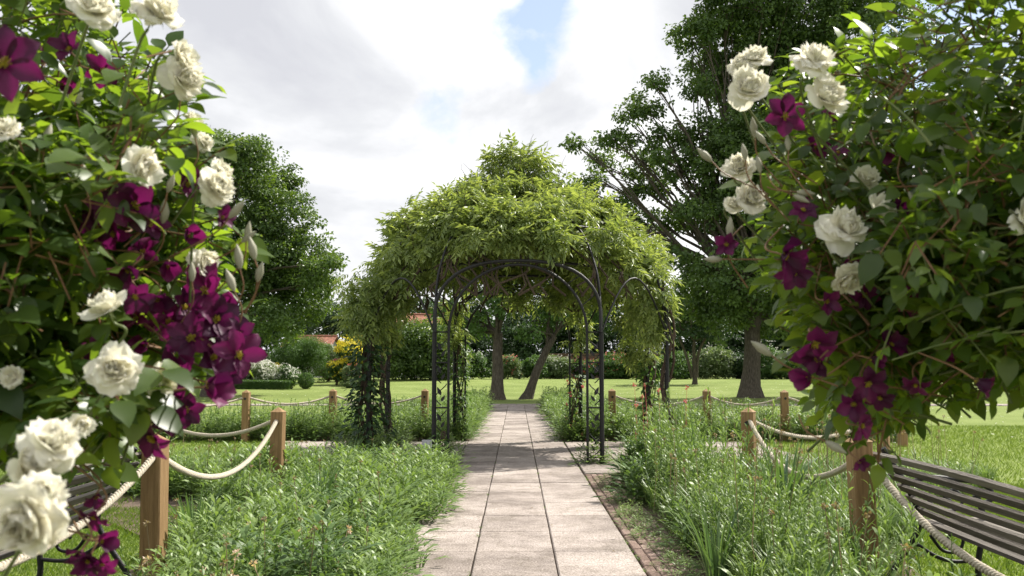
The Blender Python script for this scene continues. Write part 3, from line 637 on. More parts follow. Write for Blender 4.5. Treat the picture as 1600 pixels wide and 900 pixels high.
for q in range(40): # thin wisps above the top
    a = rng.uniform(0, 6.28); z = rng.uniform(3.2, 5.1); r = np.interp(z, PROF_Z, PROF_R)
    p0 = GC+np.array([r*math.cos(a), r*math.sin(a), z]); tube(mb, wiggle(p0, p0+np.array([math.cos(a)*.25, math.sin(a)*.25, rng.uniform(.35, .6)]), 6, .3), np.linspace(.006, .002, 6), 4)
mb.build('stem', M['wood_stem'], vine, local=VL)

def climber(x, y, z1, n, mat, leafs, label, sp=.2, bloom=None, base_w=0):
    root = empty('climbing_plant', (x, y, .03)); tag(root, label, 'climbing plant', 'climbers on the gazebo legs')
    mb = MB()
    for q in range(5):
        ph = rng.uniform(0, 6.28); zz = np.linspace(-.03, z1, 14)
        tube(mb, np.stack([x+np.cos(zz*3+ph)*sp*.45, y+np.sin(zz*3+ph)*sp*.45, zz], -1), .009, 5)
    mb.build('stem', M['wood_stem'], root, local=(x, y, .03))
    z = rng.uniform(.05, z1, n); a = rng.uniform(0, 6.28, n); r = sp*rng.uniform(.3, 1.2, n)*(1+base_w*np.clip(1-z/.9, 0, 1))
    P = np.stack([x+np.cos(a)*r, y+np.sin(a)*r, z], -1); o = np.stack([np.cos(a), np.sin(a), a*0-.5], -1)
    mb = MB(); mb.inst(LEAF_LO, frames(unit(o+rdir(n)*.5), unit(np.stack([np.cos(a), np.sin(a), a*0+.8], -1)+rdir(n)*.4), leafs*rng.uniform(.6, 1.3, n)), P)
    mb.build('foliage', mat, root, local=(x, y, .03))
    if bloom:
        nb = 26; k = rng.integers(0, n, nb); mb = MB()
        for _ in range(5): mb.inst(LEAF_LO, frames(rdir(nb), rdir(nb), .05), P[k]+o[k]*.06)
        mb.build('blossom', M[bloom], root, local=(x, y, .03))
climber(GC[0]-2.42, GC[1]-1.12, 1.8, 700, M['dark_leaf'], .12, 'broad dark-leaved climber on the gazebo\'s outer left leg', .26, base_w=1.0)
climber(GC[0]-1.12, GC[1]+2.37, 1.9, 420, M['mid_leaf'], .09, 'slender climber on the gazebo\'s far left inner leg', .15)
climber(GC[0]+1.12, GC[1]+2.37, 1.3, 320, M['mid_leaf'], .08, 'pale-flowered slender climber on the gazebo\'s far right inner leg', .17, 'pink_petal')
climber(GC[0]+2.42, GC[1]+1.12, 1.5, 320, M['mid_leaf'], .11, 'broad-leaved climber on the gazebo\'s far outer right leg', .2, base_w=.5)
climber(GC[0]-1.12, GC[1]-2.37, .5, 90, M['mid_leaf'], .07, 'young sparse climber at the foot of the gazebo\'s front left leg', .13)
# socket box on the front left leg
root = empty('socket_box', (-1.30, 14.42, .29)); tag(root, 'small pale grey weatherproof electric box fixed low on the gazebo leg', 'electric box')
mb = MB(); box(mb, (0, 0, 0), (.13, .07, .17)); box(mb, (0, -.04, .0), (.145, .02, .185)); mb.build('casing', M['plastic'], root)
mb = MB(); box(mb, (0, -.055, .02), (.09, .012, .10)); mb.build('lid', M['plastic'], root)
mb = MB(); tube(mb, [(0, .02, -.08), (0, .02, -.3)], .02, 8); mb.build('conduit', M['iron'], root)

# ------------------------------------------------------------------ posts and ropes
def post(x, y, label, H=1.0, w=.134, rz=0, lean=0):
    root = empty('timber_post', (x, y, 0), rz); tag(root, label, 'post', 'square timber posts carrying the rope')
    root.rotation_euler = (0, lean, rz)
    mb = MB(); v = []; b_ = .008; h = w/2
    prof = [(-.1, 0), (H-.055, 0)]
    oct_ = lambda s, z: [(sx*(s if i == 0 else s-b_), sy*(s if i else s-b_), z) for sx, sy, i in ((1, 1, 1), (1, 1, 0), (1, -1, 0), (1, -1, 1), (-1, -1, 1), (-1, -1, 0), (-1, 1, 0), (-1, 1, 1))]
    V = oct_(h, -.1)+oct_(h, H-.05); 
    F = [[q, 8+q, 8+(q+1) % 8, (q+1) % 8] for q in range(8)]
    for q in range(8): mb.add([V[q], V[(q+1) % 8], V[8+(q+1) % 8], V[8+q]], [[0, 1, 2, 3]], rng.random()*.3+.35)
    mb.build('shaft', M['post'], root)
    mb = MB(); s2 = h+.004
    base = oct_(s2, H-.052); 
    for q in range(8):
        mb.add([base[q], base[(q+1) % 8], (0, 0, H)], [[0, 1, 2]], .6)
    mb.add([base[q] for q in range(8)], [[0, 1, 2, 3], [0, 3, 4, 7], [4, 5, 6, 7]], .5)
    mb.build('cap', M['post'], root)
    mb = MB()
    tube(mb, [(0, -h-.006, H-.17), (0, h+.006, H-.17)], .024, 10)
    mb.build('rope_hole', M['iron'], root); return root
P_ = {'NL': (-2.36, 6.5), 'NR': (2.27, 6.5), 'ML': (-2.6, 10.75), 'MR': (2.52, 10.75), 'SL': (-4.5, 12.0), 'SR': (4.43, 12.0),
      'FL1': (-1.88, 20.2), 'FL2': (-3.72, 20.0), 'FL3': (-5.2, 19.0), 'FL4': (-6.9, 17.6), 'FR1': (1.95, 20.2), 'FR2': (3.85, 20.0), 'FR3': (5.2, 19.2), 'FR4': (7.0, 18.0), 'CL': (-2.36, 2.7), 'CR': (2.34, 2.7)}
PL = {'NL': 'thick timber post under the purple clematis, by the bench with hidden ends', 'NR': 'thick timber post in front of the bench with the scrolled armrest, topmost cap under clematis',
      'ML': 'timber post standing alone in the weeds left of the path', 'MR': 'timber post standing in the tall weeds right of the path', 'SL': 'timber post half lost behind the clematis-hung rose foliage, left bed',
      'SR': 'timber post glimpsed just behind the thick post by the bench', 'FL1': 'small distant post seen between the gazebo\'s left legs', 'FL2': 'small distant post just outside the gazebo\'s left side', 'FL3': 'small distant post nearest the white border flowers',
      'FL4': 'distant post beyond the white-flower post, behind the purple clematis', 'FR1': 'small distant post seen just right of the gazebo entrance', 'FR2': 'small distant post near the foot of the thick tree trunk', 'FR3': 'small distant post right of the thick tree trunk',
      'FR4': 'distant post hidden behind the hanging clematis', 'CL': 'timber post beside the white roses closest to the viewer, left', 'CR': 'timber post beside the open end of the scrolled bench'}
for k, (x, y) in P_.items(): post(x, y, PL[k], rz=R({'NL': -6, 'NR': 3, 'ML': -4, 'MR': -28, 'SL': 20, 'SR': -30}.get(k, rng.uniform(-10, 10))), lean=(-.035 if k == 'NR' else rng.normal()*.008))
def rope(a, b, sag, label, near=True, za=.85, zb=.85):
    A = np.array([*P_[a], za]); B = np.array([*P_[b], zb]); d = unit((B-A)[None])[0]; A = A+d*.06; B = B-d*.06
    ln = np.linalg.norm(B-A)*1.05; n = int(ln*(90 if near else 40)); t_ = np.linspace(0, 1, n)[:, None]
    c = A*(1-t_)+B*t_; c[:, 2] -= 4*sag*(t_*(1-t_))[:, 0]
    tg = unit(np.gradient(c, axis=0)); sd = unit(np.cross(tg, [0, 0, 1.])); up = np.cross(sd, tg)
    loc = np.array([A[0], A[1], A[2]]); root = MB()
    for s in range(3):
        ph = t_*ln*2*np.pi/.10+s*2*np.pi/3
        tube(root, c+(np.cos(ph)*sd+np.sin(ph)*up)*.0135, .0108, 6 if near else 5, rng.random())
    o = root.build('rope', M['rope'], None, True, local=loc); o.location = loc
    tag(o, label, 'rope', 'thick ropes slung between the posts'); return o
rope('NL', 'ML', .33, 'pale rope slung low between the clematis post and the lone left post')
rope('CL', 'NL', .33, 'rope crossing in front of the bench under the white roses')
rope('NR', 'MR', .33, 'rope between the post by the scrolled bench and the post in tall weeds')
rope('NR', 'CR', .40, 'rope running diagonally in front of the scrolled bench\'s slatted back', zb=.80)
rope('ML', 'SL', .20, 'rope going from the lone left post off behind the clematis')
rope('MR', 'SR', .22, 'rope from the post in tall weeds to the one behind the bench')
rope('FL1', 'FL2', .16, 'distant rope behind the gazebo\'s outer left leg', False)
rope('FL2', 'FL3', .14, 'distant rope in front of the lawn below the clipped ball', False)
rope('FL3', 'FL4', .16, 'distant rope running behind the purple clematis', False)
rope('FR1', 'FR2', .18, 'distant rope seen past the gazebo\'s outer right leg', False)
rope('FR2', 'FR3', .16, 'distant rope in front of the thick tree trunk', False)
rope('FR3', 'FR4', .18, 'distant rope running behind the hanging clematis', False)

# ------------------------------------------------------------------ benches
def bench(x, y0, y1, side, label, lean=0):
    """runs along Y; its back is towards the path, its seat faces away (side = +1: towards +X)"""
    Lb = y1-y0; root = empty('garden_bench', (x, (y0+y1)/2, 0), lean); tag(root, label, 'bench', 'slatted benches with their backs to the ropes')
    S = lambda p: np.array([side*p[0], p[1], p[2]])
    # profile of the back: top at x=0, leaning; seat from x=.16 to .58
    mb = MB(); zs = [.50, .57, .64, .71, .78, .85]
    for k, z in enumerate(zs):
        n = 15; yy = np.linspace(-Lb/2-.02, Lb/2+.02, n); arch = .022*(1-(yy/(Lb/2))**2)*(k/5)**1.5
        xx = .20-.045*k-.002*k*k+.03*(1-(yy/(Lb/2))**2)*(-1); w, th_ = .052, .020
        an = math.atan2(.07, -.045-.004*k)
        u_ = np.array([math.cos(an), math.sin(an)]); v_ = np.array([-u_[1], u_[0]])
        V = []
        for q in range(n):
            for (a, c) in ((-1, -1), (1, -1), (1, 1), (-1, 1)):
                o = u_*a*w/2+v_*c*th_/2; V.append(S((xx[q]+o[0], yy[q], z+arch[q]+o[1])))
        F = [[q*4+j, q*4+(j+1) % 4, q*4+4+(j+1) % 4, q*4+4+j] for q in range(n-1) for j in range(4)]+[[0, 1, 2, 3], [n*4-4, n*4-3, n*4-2, n*4-1]]
        mb.add(V, F, rng.random())
    mb.build('backrest', M['bench_wood'], root)
    mb = MB()
    for k in range(6): box(mb, S((.24+k*.068, 0, .425-(.012 if k < 3 else .0)+abs(k-2.5)*.004)), (.052, Lb+.02, .022), tint=rng.random())
    mb.build('seat', M['bench_wood'], root)
    for s in (-1, 1):
        yy = s*(Lb/2-.06); mb = MB()
        T = lambda pts, r, n=8: tube(mb, np.array([S((p[0], yy, p[1])) for p in bez([(a, b) for a, b in pts], n)]) if False else np.array([S((p[0], yy, p[2])) for p in bez([(a, 0, b) for a, b in pts], n)]), r, 8)
        T([(-.06, 0), (.02, .12), (.13, .28), (.20, .42), (.17, .55), (.08, .72), (-.03, .90)], .020)
        T([(.20, .40), (.38, .39), (.60, .40)], .018)
        T([(.60, .0), (.56, .10), (.58, .26), (.62, .38), (.60, .50), (.56, .60)], .020)
        T([(.11, .66), (.25, .71), (.42, .70), (.58, .68), (.66, .63), (.655, .565), (.60, .55), (.575, .59), (.60, .615)], .017)
        T([(.17, .28), (.30, .20), (.42, .17), (.56, .18)], .013)
        fr = mb.build('end_frame', M['iron'], root, True)
        mb = MB()
        T([(.22, .62), (.30, .52), (.42, .50), (.48, .57), (.42, .63), (.36, .59), (.40, .56)], .011)
        T([(.26, .34), (.34, .24), (.44, .24), (.47, .32), (.40, .35), (.37, .31)], .011)
        mb.build('scroll', M['iron'], fr, True)
    return root
bench(2.41, 4.25, 6.60, 1, 'weathered slatted bench with a scrolled iron armrest beyond the rope, under the darker rose foliage', R(-1.5))
bench(-2.52, 4.35, 6.60, -1, 'weathered slatted bench behind the clematis post and rope, beneath the white roses', R(1.5))

# ------------------------------------------------------------------ weeds in the beds
def weed_tmpl(h=1.0, n=34, leafl=.2, tmpl=LANCE, side=2, bush=.0):
    mb = MB(); bend = rng.uniform(-.12, .12, 2)
    def spine(t): return np.array([bend[0]*t*t, bend[1]*t*t, t*h])
    stems = [(np.zeros(3), 0., 1.)]
    f = MB()
    pts = np.array([spine(t) for t in np.linspace(0, 1, 4)])
    w = .006
    for q in range(3):
        a, b = pts[q], pts[q+1]
        for ax in (np.array([w, 0, 0]), np.array([0, w, 0])): f.add([a-ax, a+ax, b], [[0, 1, 2]], .3); f.add([a+ax*.7, b+ax*.7, b-ax*.7], [[0, 1, 2]], .3)
    T = np.sort(rng.uniform(.12, 1, n)); P = np.array([spine(t) for t in T]); an = np.arange(n)*2.4+rng.normal(size=n)*.3
    if bush:
        P[:, :2] += np.stack([np.cos(an), np.sin(an)], -1)*bush*rng.random((n, 1))*h*(1.1-T)[:, None]*1.6
    up = .15+T*.95
    d = np.stack([np.cos(an), np.sin(an), up], -1)+rng.normal(size=(n, 3))*.15; nr = np.stack([-np.cos(an)*.8, -np.sin(an)*.8, np.full(n, 1.)], -1)+rng.normal(size=(n, 3))*.25
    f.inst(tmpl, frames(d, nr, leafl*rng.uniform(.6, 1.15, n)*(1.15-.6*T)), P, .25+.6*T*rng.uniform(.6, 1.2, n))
    return np.concatenate(f.v), np.concatenate(f.f), np.concatenate(f.t)
def bed_points(poly, n):
    P = np.array(poly); lo, hi = P.min(0), P.max(0); out = []
    while len(out) < n:
        q = rng.uniform(lo, hi, (n*2, 2)); ins = np.zeros(len(q), bool); j = len(P)-1
        for i_ in range(len(P)):
            c = ((P[i_, 1] > q[:, 1]) != (P[j, 1] > q[:, 1])) & (q[:, 0] < (P[j, 0]-P[i_, 0])*(q[:, 1]-P[i_, 1])/(P[j, 1]-P[i_, 1]+1e-12)+P[i_, 0]); ins ^= c; j = i_
        out = np.concatenate([out, q[ins]]) if len(out) else q[ins]
    return out[:n]
def patch(q, sc, off): return .5+.5*np.sin(q[:, 0]*sc+off+np.sin(q[:, 1]*sc*.8+off*2)*1.3)*np.cos(q[:, 1]*sc*1.1+off+np.sin(q[:, 0]*sc*.6)*1.2)
WT = [weed_tmpl(1, 34, .165) for _ in range(6)]; WB = [weed_tmpl(1, 46, .31, LANCE, bush=.40) for _ in range(6)]; WG = []
for _ in range(4):     # grass tufts
    f = MB(); n = 16; an = rng.uniform(0, 6.28, n); d = np.stack([np.cos(an)*.35, np.sin(an)*.35, np.ones(n)], -1)
    f.inst(LANCE, frames(d, np.stack([-np.cos(an), -np.sin(an), np.full(n, .4)], -1), rng.uniform(.6, 1.05, n), .16), np.stack([np.cos(an), np.sin(an), an*0], -1)*.04)
    WG.append((np.concatenate(f.v), np.concatenate(f.f), np.concatenate(f.t)))
def plant_out(mb, tm, q, h, wide=1.0):
    n = len(q); idx = rng.integers(0, len(tm), n); a = rng.uniform(0, 6.28, n); le = rng.normal(size=(n, 2))*.12; tint = rng.random(n)
    c, s = np.cos(a), np.sin(a); Z = np.zeros(n)
    Mx = np.stack([np.stack([c*wide, -s*wide, le[:, 0]], -1), np.stack([s*wide, c*wide, le[:, 1]], -1), np.stack([Z, Z, Z+1], -1)], 1)*h[:, None, None]
    pos = np.stack([q[:, 0], q[:, 1], Z+.01], -1)
    for k in range(len(tm)): w = idx == k; mb.inst(tm[k], Mx[w], pos[w], tint[w])
def hl(q): # height of the growth
    d = np.clip((np.abs(q[:, 0])-1.0)/.7, 0, 1); e = np.clip((2.5-np.abs(q[:, 0]))/.7, 0, 1)*(q[:, 1] < 9)+(q[:, 1] >= 9); g = np.where((q[:, 0] > 2.1) & (q[:, 1] > 7.5), .55, 1); return g*(.55+.45*d)*(.55+.45*e)*np.where(q[:, 1] > 12.3, .6, 1)
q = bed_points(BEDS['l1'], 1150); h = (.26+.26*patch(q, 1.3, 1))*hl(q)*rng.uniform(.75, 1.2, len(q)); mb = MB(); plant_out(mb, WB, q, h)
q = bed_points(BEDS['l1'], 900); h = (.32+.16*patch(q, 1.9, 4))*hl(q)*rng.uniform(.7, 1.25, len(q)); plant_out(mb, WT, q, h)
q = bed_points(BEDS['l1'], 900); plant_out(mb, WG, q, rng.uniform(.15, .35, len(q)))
q = np.stack([rng.uniform(-1.12, -.74, 330), rng.uniform(4.5, 13.0, 330)], -1); q = q[patch(q, 1.6, 2) > .25]; plant_out(mb, WB, q, rng.uniform(.16, .34, len(q)), 1.25)
q = np.stack([rng.uniform(-1.7, -.95, 120), rng.uniform(7.5, 13.0, 120)], -1); plant_out(mb, WB, q, rng.uniform(.35, .5, len(q)), 1.1)
tag(mb.build('meadow_plants', M['weed_leaf']), 'low bushy pale-green weeds filling the bed left of the path', 'weeds', kind='stuff')
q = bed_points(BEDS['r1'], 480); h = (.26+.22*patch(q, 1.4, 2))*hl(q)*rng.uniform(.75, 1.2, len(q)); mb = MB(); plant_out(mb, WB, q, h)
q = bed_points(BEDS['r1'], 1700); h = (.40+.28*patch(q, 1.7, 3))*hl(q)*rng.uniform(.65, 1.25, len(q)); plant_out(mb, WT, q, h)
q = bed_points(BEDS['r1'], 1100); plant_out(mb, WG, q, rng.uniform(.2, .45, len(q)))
q = bed_points([(1.45, 6.5), (1.45, 13), (2.05, 13), (1.95, 6.5)], 220); plant_out(mb, WT, q, rng.uniform(.65, .95, len(q))*np.clip(.5+(q[:, 1]-6)*.12, .5, 1), .7)
q = bed_points([(1.45, 4.5), (1.45, 8), (2.15, 8), (2.0, 4.5)], 90); plant_out(mb, WG, q, rng.uniform(.35, .62, len(q)), .8); plant_out(mb, WT, q+.07, rng.uniform(.5, .8, len(q)), .7)
q = bed_points([(1.5, 7.5), (1.5, 12.5), (2.2, 12.5), (2.1, 7.5)], 40); plant_out(mb, WT, q, rng.uniform(.9, 1.2, len(q)), .5)
tag(mb.build('meadow_plants', M['weed_leaf']), 'tall upright pale-green weeds filling the bed right of the path', 'weeds', kind='stuff')
for key, lab in (('l2', 'pale weeds in the far bed behind the gazebo, left of the path'), ('r2', 'pale weeds in the far bed behind the gazebo, right of the path')):
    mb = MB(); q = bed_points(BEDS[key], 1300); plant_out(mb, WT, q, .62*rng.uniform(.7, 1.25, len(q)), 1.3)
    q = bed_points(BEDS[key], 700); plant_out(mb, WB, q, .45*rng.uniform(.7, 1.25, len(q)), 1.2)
    tag(mb.build('meadow_plants', M['weed_leaf']), lab, 'weeds', kind='stuff')
# weeds at the foot of the gazebo's legs
mb = MB()
for (x, y, n_, r_) in ((-1.12, 14.6, 40, .35), (1.15, 14.6, 26, .25), (-1.15, 19.2, 50, .4), (1.15, 19.2, 50, .4), (-2.4, 15.7, 120, .55), (-2.4, 18, 90, .5), (2.4, 15.7, 120, .6), (2.4, 18, 90, .5), (-1.15, 16, 12, .2)):
    a = rng.uniform(0, 6.28, n_); r = rng.random(n_)**.6*r_; q = np.stack([x+np.cos(a)*r, y+np.sin(a)*r], -1); plant_out(mb, WB+WT, q, rng.uniform(.12, .38, n_), 1.4)
for (x, n_) in ((-.3, 10), (.29, 16), (.9, 60), (-.9, 30)):      # in the joints of the path
    q = np.stack([np.full(n_, x)+rng.normal(size=n_)*.008+PX, rng.uniform(5.5, 19, n_)], -1); plant_out(mb, WG, q, rng.uniform(.02, .05, n_), 1.5)
q = np.stack([rng.uniform(.95, 1.35, 160), rng.uniform(5.5, 13, 160)], -1); plant_out(mb, WB, q, rng.uniform(.04, .12, 160), 1.6)
tag(mb.build('paving_weeds', M['weed_leaf']), 'small weeds sprouting round the gazebo feet and from the paving joints', 'weeds', kind='stuff')
# clumps of darker, broader-leaved plants between the pale ones
for key, nc, lab in (('l1', 22, 'dark green broad-leaved clumps among the low weeds'), ('r1', 24, 'dark green broad-leaved clumps among the tall weeds')):
    mb = MB(); cc = bed_points(BEDS[key], nc)
    for c in cc:
        k = int(rng.integers(8, 26)); q = c+rng.normal(size=(k, 2))*rng.uniform(.08, .25); q = q[(np.abs(q[:, 0]) > 1.0) & (np.abs(q[:, 0]) < 2.2)]
        plant_out(mb, WB if rng.random() < .6 else WT, q, rng.uniform(.75, 1.15, len(q))*rng.uniform(.28, .55), rng.uniform(1., 1.5))
    tag(mb.build('clump_plants', M['clump']), lab, 'weeds', kind='stuff')
# dry and flowering stalks
def stalks(poly, n, h0, h1, name, mat, head, label, cat):
    mb = MB(); q = bed_points(poly, n)
    for (x, y) in q:
        h = rng.uniform(h0, h1); e = np.array([x+rng.normal()*.06, y+rng.normal()*.06, h]); m_ = (np.array([x, y, 0])+e)/2+np.array([rng.normal()*.02, 0, 0])
        tube(mb, [(x, y, 0), m_, e], [.0035, .003, .002], 4, rng.random())
        if head:
            k = 14; d = rdir(k); mb.inst(LEAF_2, frames(d, rdir(k), head*rng.uniform(.6, 1.2, k)), e+d*head*.25)
    tag(mb.build(name, mat), label, cat, kind='stuff')
stalks(BEDS['l1'], 90, .3, .62, 'dry_stalks', M['dry'], .018, 'thin tan seed stalks standing among the low weeds', 'weeds')
stalks(BEDS['r1'], 150, .5, 1.05, 'dry_stalks', M['dry'], .02, 'thin tan seed stalks standing among the tall weeds', 'weeds')
stalks([(-1.1, 4.8), (-1.1, 7), (-2.2, 7), (-2.2, 4.8)], 16, .3, .42, 'clover_flowers', M['clover'], .026, 'pinkish-white clover heads low in the left bed', 'flowers')
stalks([(1.6, 13.3), (1.6, 15), (2.6, 15), (2.6, 13.3)], 7, .8, 1.2, 'red_flowers', M['pink_petal'], .03, 'thin-stalked red flowers by the gazebo\'s right side', 'flowers')
# fallen leaves and petals
mb = MB(); n = 150; q = np.stack([rng.uniform(-1.0, 1.3, n), rng.uniform(5, 22, n)], -1); q[:60, 0] = rng.choice([-.9, .9], 60)+rng.normal(size=60)*.08
mb.inst(LEAF_LO, frames(rdir(n)*np.array([1, 1, .1]), np.tile([0, 0, 1.], (n, 1))+rdir(n)*.3, rng.uniform(.012, .035, n)), np.stack([q[:, 0], q[:, 1], q[:, 0]*0+.038], -1))
tag(mb.build('fallen_leaves', M['dry']), 'small dry leaves fallen on the paving', 'leaves', kind='stuff')
# short turf
mb = MB()
def turf(x0, x1, y0, y1, n, s):
    q = rng.uniform((x0, y0), (x1, y1), (n, 2)); an = rng.uniform(0, 6.28, n); d = np.stack([np.cos(an)*.6, np.sin(an)*.6, np.ones(n)], -1)
    mb.inst(LANCE_2, frames(d, np.stack([-np.cos(an), -np.sin(an), np.full(n, .5)], -1), s*rng.uniform(.6, 1.3, n), s*.55), np.stack([q[:, 0], q[:, 1], q[:, 0]*0], -1))
turf(2.4, 6.5, 4, 12, 60000, .06); turf(-6.0, -2.4, 4, 10, 40000, .06); turf(4, 14, 10, 24, 50000, .07); turf(-12, -4, 10, 24, 40000, .07)
tag(mb.build('grass', M['grass_blade']), 'short mown grass blades of the lawn', 'grass', kind='stuff')
mb = MB(); n = 500; q = rng.uniform((3, 12), (22, 60), (n, 2)); q2 = rng.uniform((-20, 22), (-3, 60), (120, 2)); q = np.concatenate([q, q2]); n = len(q)
for _ in range(3): mb.inst(LEAF_LO, frames(rdir(n)*np.array([1, 1, .2]), np.tile([0, 0, 1.], (n, 1))+rdir(n)*.2, .045), np.stack([q[:, 0], q[:, 1], gz(q[:, 1])+.05], -1))
tag(mb.build('daisies', M['bloom_white']), 'tiny white daisies dotted over the mown lawn', 'daisies', kind='stuff')
# strap-leaved clumps
def strap(px, py, h, n, label, w=.016):
    d = np.array([px, py, 0.]); v0 = at(px, py, 1.0)-np.array([0, 0, HC]); k = -HC/v0[2]; x, y = v0[0]*k, v0[1]*k
    root = empty('strap_leaf_clump', (x, y, 0)); tag(root, label, 'plant', 'clumps of long strap leaves'); mb = MB()
    for q in range(n):
        a = rng.uniform(0, 6.28); t_ = np.linspace(0, 1, 8); L_ = h*rng.uniform(.6, 1.2); o = rng.uniform(.1, .5)
        c = np.stack([x+math.cos(a)*(.05+o*L_*t_**1.8), y+math.sin(a)*(.05+o*L_*t_**1.8), L_*(t_-.35*o*t_**3*1.6)], -1)
        sd = np.array([-math.sin(a), math.cos(a), 0])*w/2; ww = (np.sin(np.pi*np.clip(t_*.85+.12, 0, 1))**.6)[:, None]
        up = np.array([-math.cos(a), -math.sin(a), .6])*.004
        V = np.concatenate([c-sd*ww+up, c, c+sd*ww+up]); f = [[i_, i_+1, 8+i_+1, 8+i_] for i_ in range(7)]+[[8+i_, 8+i_+1, 16+i_+1, 16+i_] for i_ in range(7)]
        mb.add(V, f, rng.random())
    mb.build('leaves', M['strap_leaf'], root, local=(x, y, 0))
strap(500, 830, .60, 70, 'clump of strap leaves beside the lone left post', .018)
strap(305, 890, .55, 60, 'clump of strap leaves at the foot of the clematis post', .018)
strap(1225, 860, .82, 70, 'broad clump of arching strap leaves beside the path in the tall weeds', .034)
strap(1120, 930, .6, 36, 'small clump of strap leaves by the brick edging', .02)
strap(545, 742, .5, 40, 'dense strap-leaved tuft before the gazebo\'s outer left leg', .02)
strap(650, 893, .16, 16, 'tiny sprig-like tuft overhanging the path edge', .008)

# ------------------------------------------------------------------ climbing roses and clematis in front
def rose_mesh(seed, npet=34, openness=1.0):
    r = np.random.default_rng(seed); mb = MB()
    nu, nv = 6, 5
    for k in range(npet):
        f = k/(npet-1); az = k*2.39996+r.normal()*.5; tilt = (.12+1.35*f**.9*openness)+r.normal()*.20; Lp = .26+.26*f**.7; Lp *= r.uniform(.88, 1.1)
        wd = Lp*r.uniform(.55, .72); curl = .9*(f-.35)+r.normal()*.5; V = []
        r0 = .015+.05*f; ph = r.uniform(0, 6.28, 3)
        for j in range(nv+1):
            v = j/nv; w = wd*(math.sin(math.pi*min(1, .12+v*.72))**.7)*(1 if v < .95 else .86)
            o = r0; z = -.05*f; st = 6
            for q in range(st):
                tt = v*(q+.5)/st; an = tilt-(.75*(1-f)+.3)*(tt-.2)+curl*tt*tt*1.3; o += math.sin(an)*Lp*v/st; z += math.cos(an)*Lp*v/st
            for i_ in range(nu+1):
                u = i_/nu*2-1; ruf = .05*v*v*math.sin(u*5+ph[0])+.04*v*v*math.sin(u*10+ph[1])
                x = u*w*.95; oo = o-(u*u)*w*.35*(1.15-f*.6)+ruf*.6; zz = z+(u*u)*w*.12*(1-f)+ruf-(.03*u*u*v)
                V.append((math.cos(az)*oo-math.sin(az)*x, math.sin(az)*oo+math.cos(az)*x, zz))
        F = [[j*(nu+1)+i_, j*(nu+1)+i_+1, (j+1)*(nu+1)+i_+1, (j+1)*(nu+1)+i_] for j in range(nv) for i_ in range(nu)]
        mb.add(V, F, np.clip(.35+.5*f+r.normal()*.12, 0, 1))
    return mb
def calyx_mesh():
    mb = MB(); tube(mb, [(0, 0, -.42), (.01, 0, -.22), (0, 0, -.10), (0, 0, -.03)], [.018, .02, .055, .075], 8, .4)
    for k in range(5):
        a = k*1.2566; V, F = leaf_grid(.14, 3, .1, .5); Mx = frames(np.array([[math.cos(a), math.sin(a), -.3]]), np.array([[0, 0, 1.]]), .26)[0]; mb.add(V@Mx.T+np.array([math.cos(a)*.05, math.sin(a)*.05, -.05]), F, .5)
    return mb
def clem_mesh(seed, npet=5, droop=0.0):
    r = np.random.default_rng(seed); mb = MB(); nu, nv = 4, 7
    for k in range(npet):
        az = k*2*math.pi/npet+r.normal()*.12; tilt = 1.45-droop+r.normal()*.16; Lp = .56*r.uniform(.85, 1.12); wd = .185*r.uniform(.85, 1.12); curl = r.uniform(.1, .8); V = []; tw = r.normal()*.3
        for j in range(nv+1):
            v = j/nv; w = wd*(max(0, math.sin(math.pi*min(1, .06+v*.94)**1.1))**.9 if v < 1 else .03); o = .03; z = 0
            for q in range(5):
                tt = v*(q+.5)/5; an = tilt-.35*(1-tt)+curl*tt*tt; o += math.sin(an)*Lp*v/5; z += math.cos(an)*Lp*v/5
            for i_ in range(nu+1):
                u = i_/nu*2-1; x = u*w; zz = z+abs(u)*w*.42+tw*x*v+.026*math.sin(v*13+u*4+k)*abs(u)
                V.append((math.cos(az)*o-math.sin(az)*x, math.sin(az)*o+math.cos(az)*x, zz))
        F = [[j*(nu+1)+i_, j*(nu+1)+i_+1, (j+1)*(nu+1)+i_+1, (j+1)*(nu+1)+i_] for j in range(nv) for i_ in range(nu)]
        mb.add(V, F, np.clip(.5+r.normal()*.25, 0, 1))
    return mb
def stamen_mesh():
    mb = MB()
    for k in range(26):
        d = unit(np.array([[rng.normal()*.5, rng.normal()*.5, 1.]]))[0]; tube(mb, [(0, 0, 0), d*.07, d*.13+np.array([0, 0, .01])], [.006, .008, .011], 4, .7)
    return mb
def mesh_only(mb, name, mat, smooth=True):
    o = mb.build(name, mat, None, smooth); me = o.data; bpy.data.objects.remove(o); return me
ROSE = [mesh_only(rose_mesh(s, n, op), 'rose_flower', M['white_petal']) for s, n, op in ((1, 36, 1.0), (2, 40, 1.08), (3, 30, .9), (4, 34, 1.15), (5, 22, .75))]
CALYX = mesh_only(calyx_mesh(), 'calyx', M['stem'])
CLEM = [mesh_only(clem_mesh(s, n, dr), 'clematis_flower', M['purple_petal']) for s, n, dr in ((11, 6, .1), (12, 5, .5), (13, 6, .0), (14, 4, .85), (15, 6, .4))]
STAM = mesh_only(stamen_mesh(), 'stamens', M['yellow_leaf'])
mb = MB(); tube(mb, [(0, 0, 0), (0, 0, .2), (0, .01, .5), (0, 0, .8), (0, 0, 1)], [.06, .15, .19, .10, .01], 8); BUD = mesh_only(mb, 'bud', M['bud'])

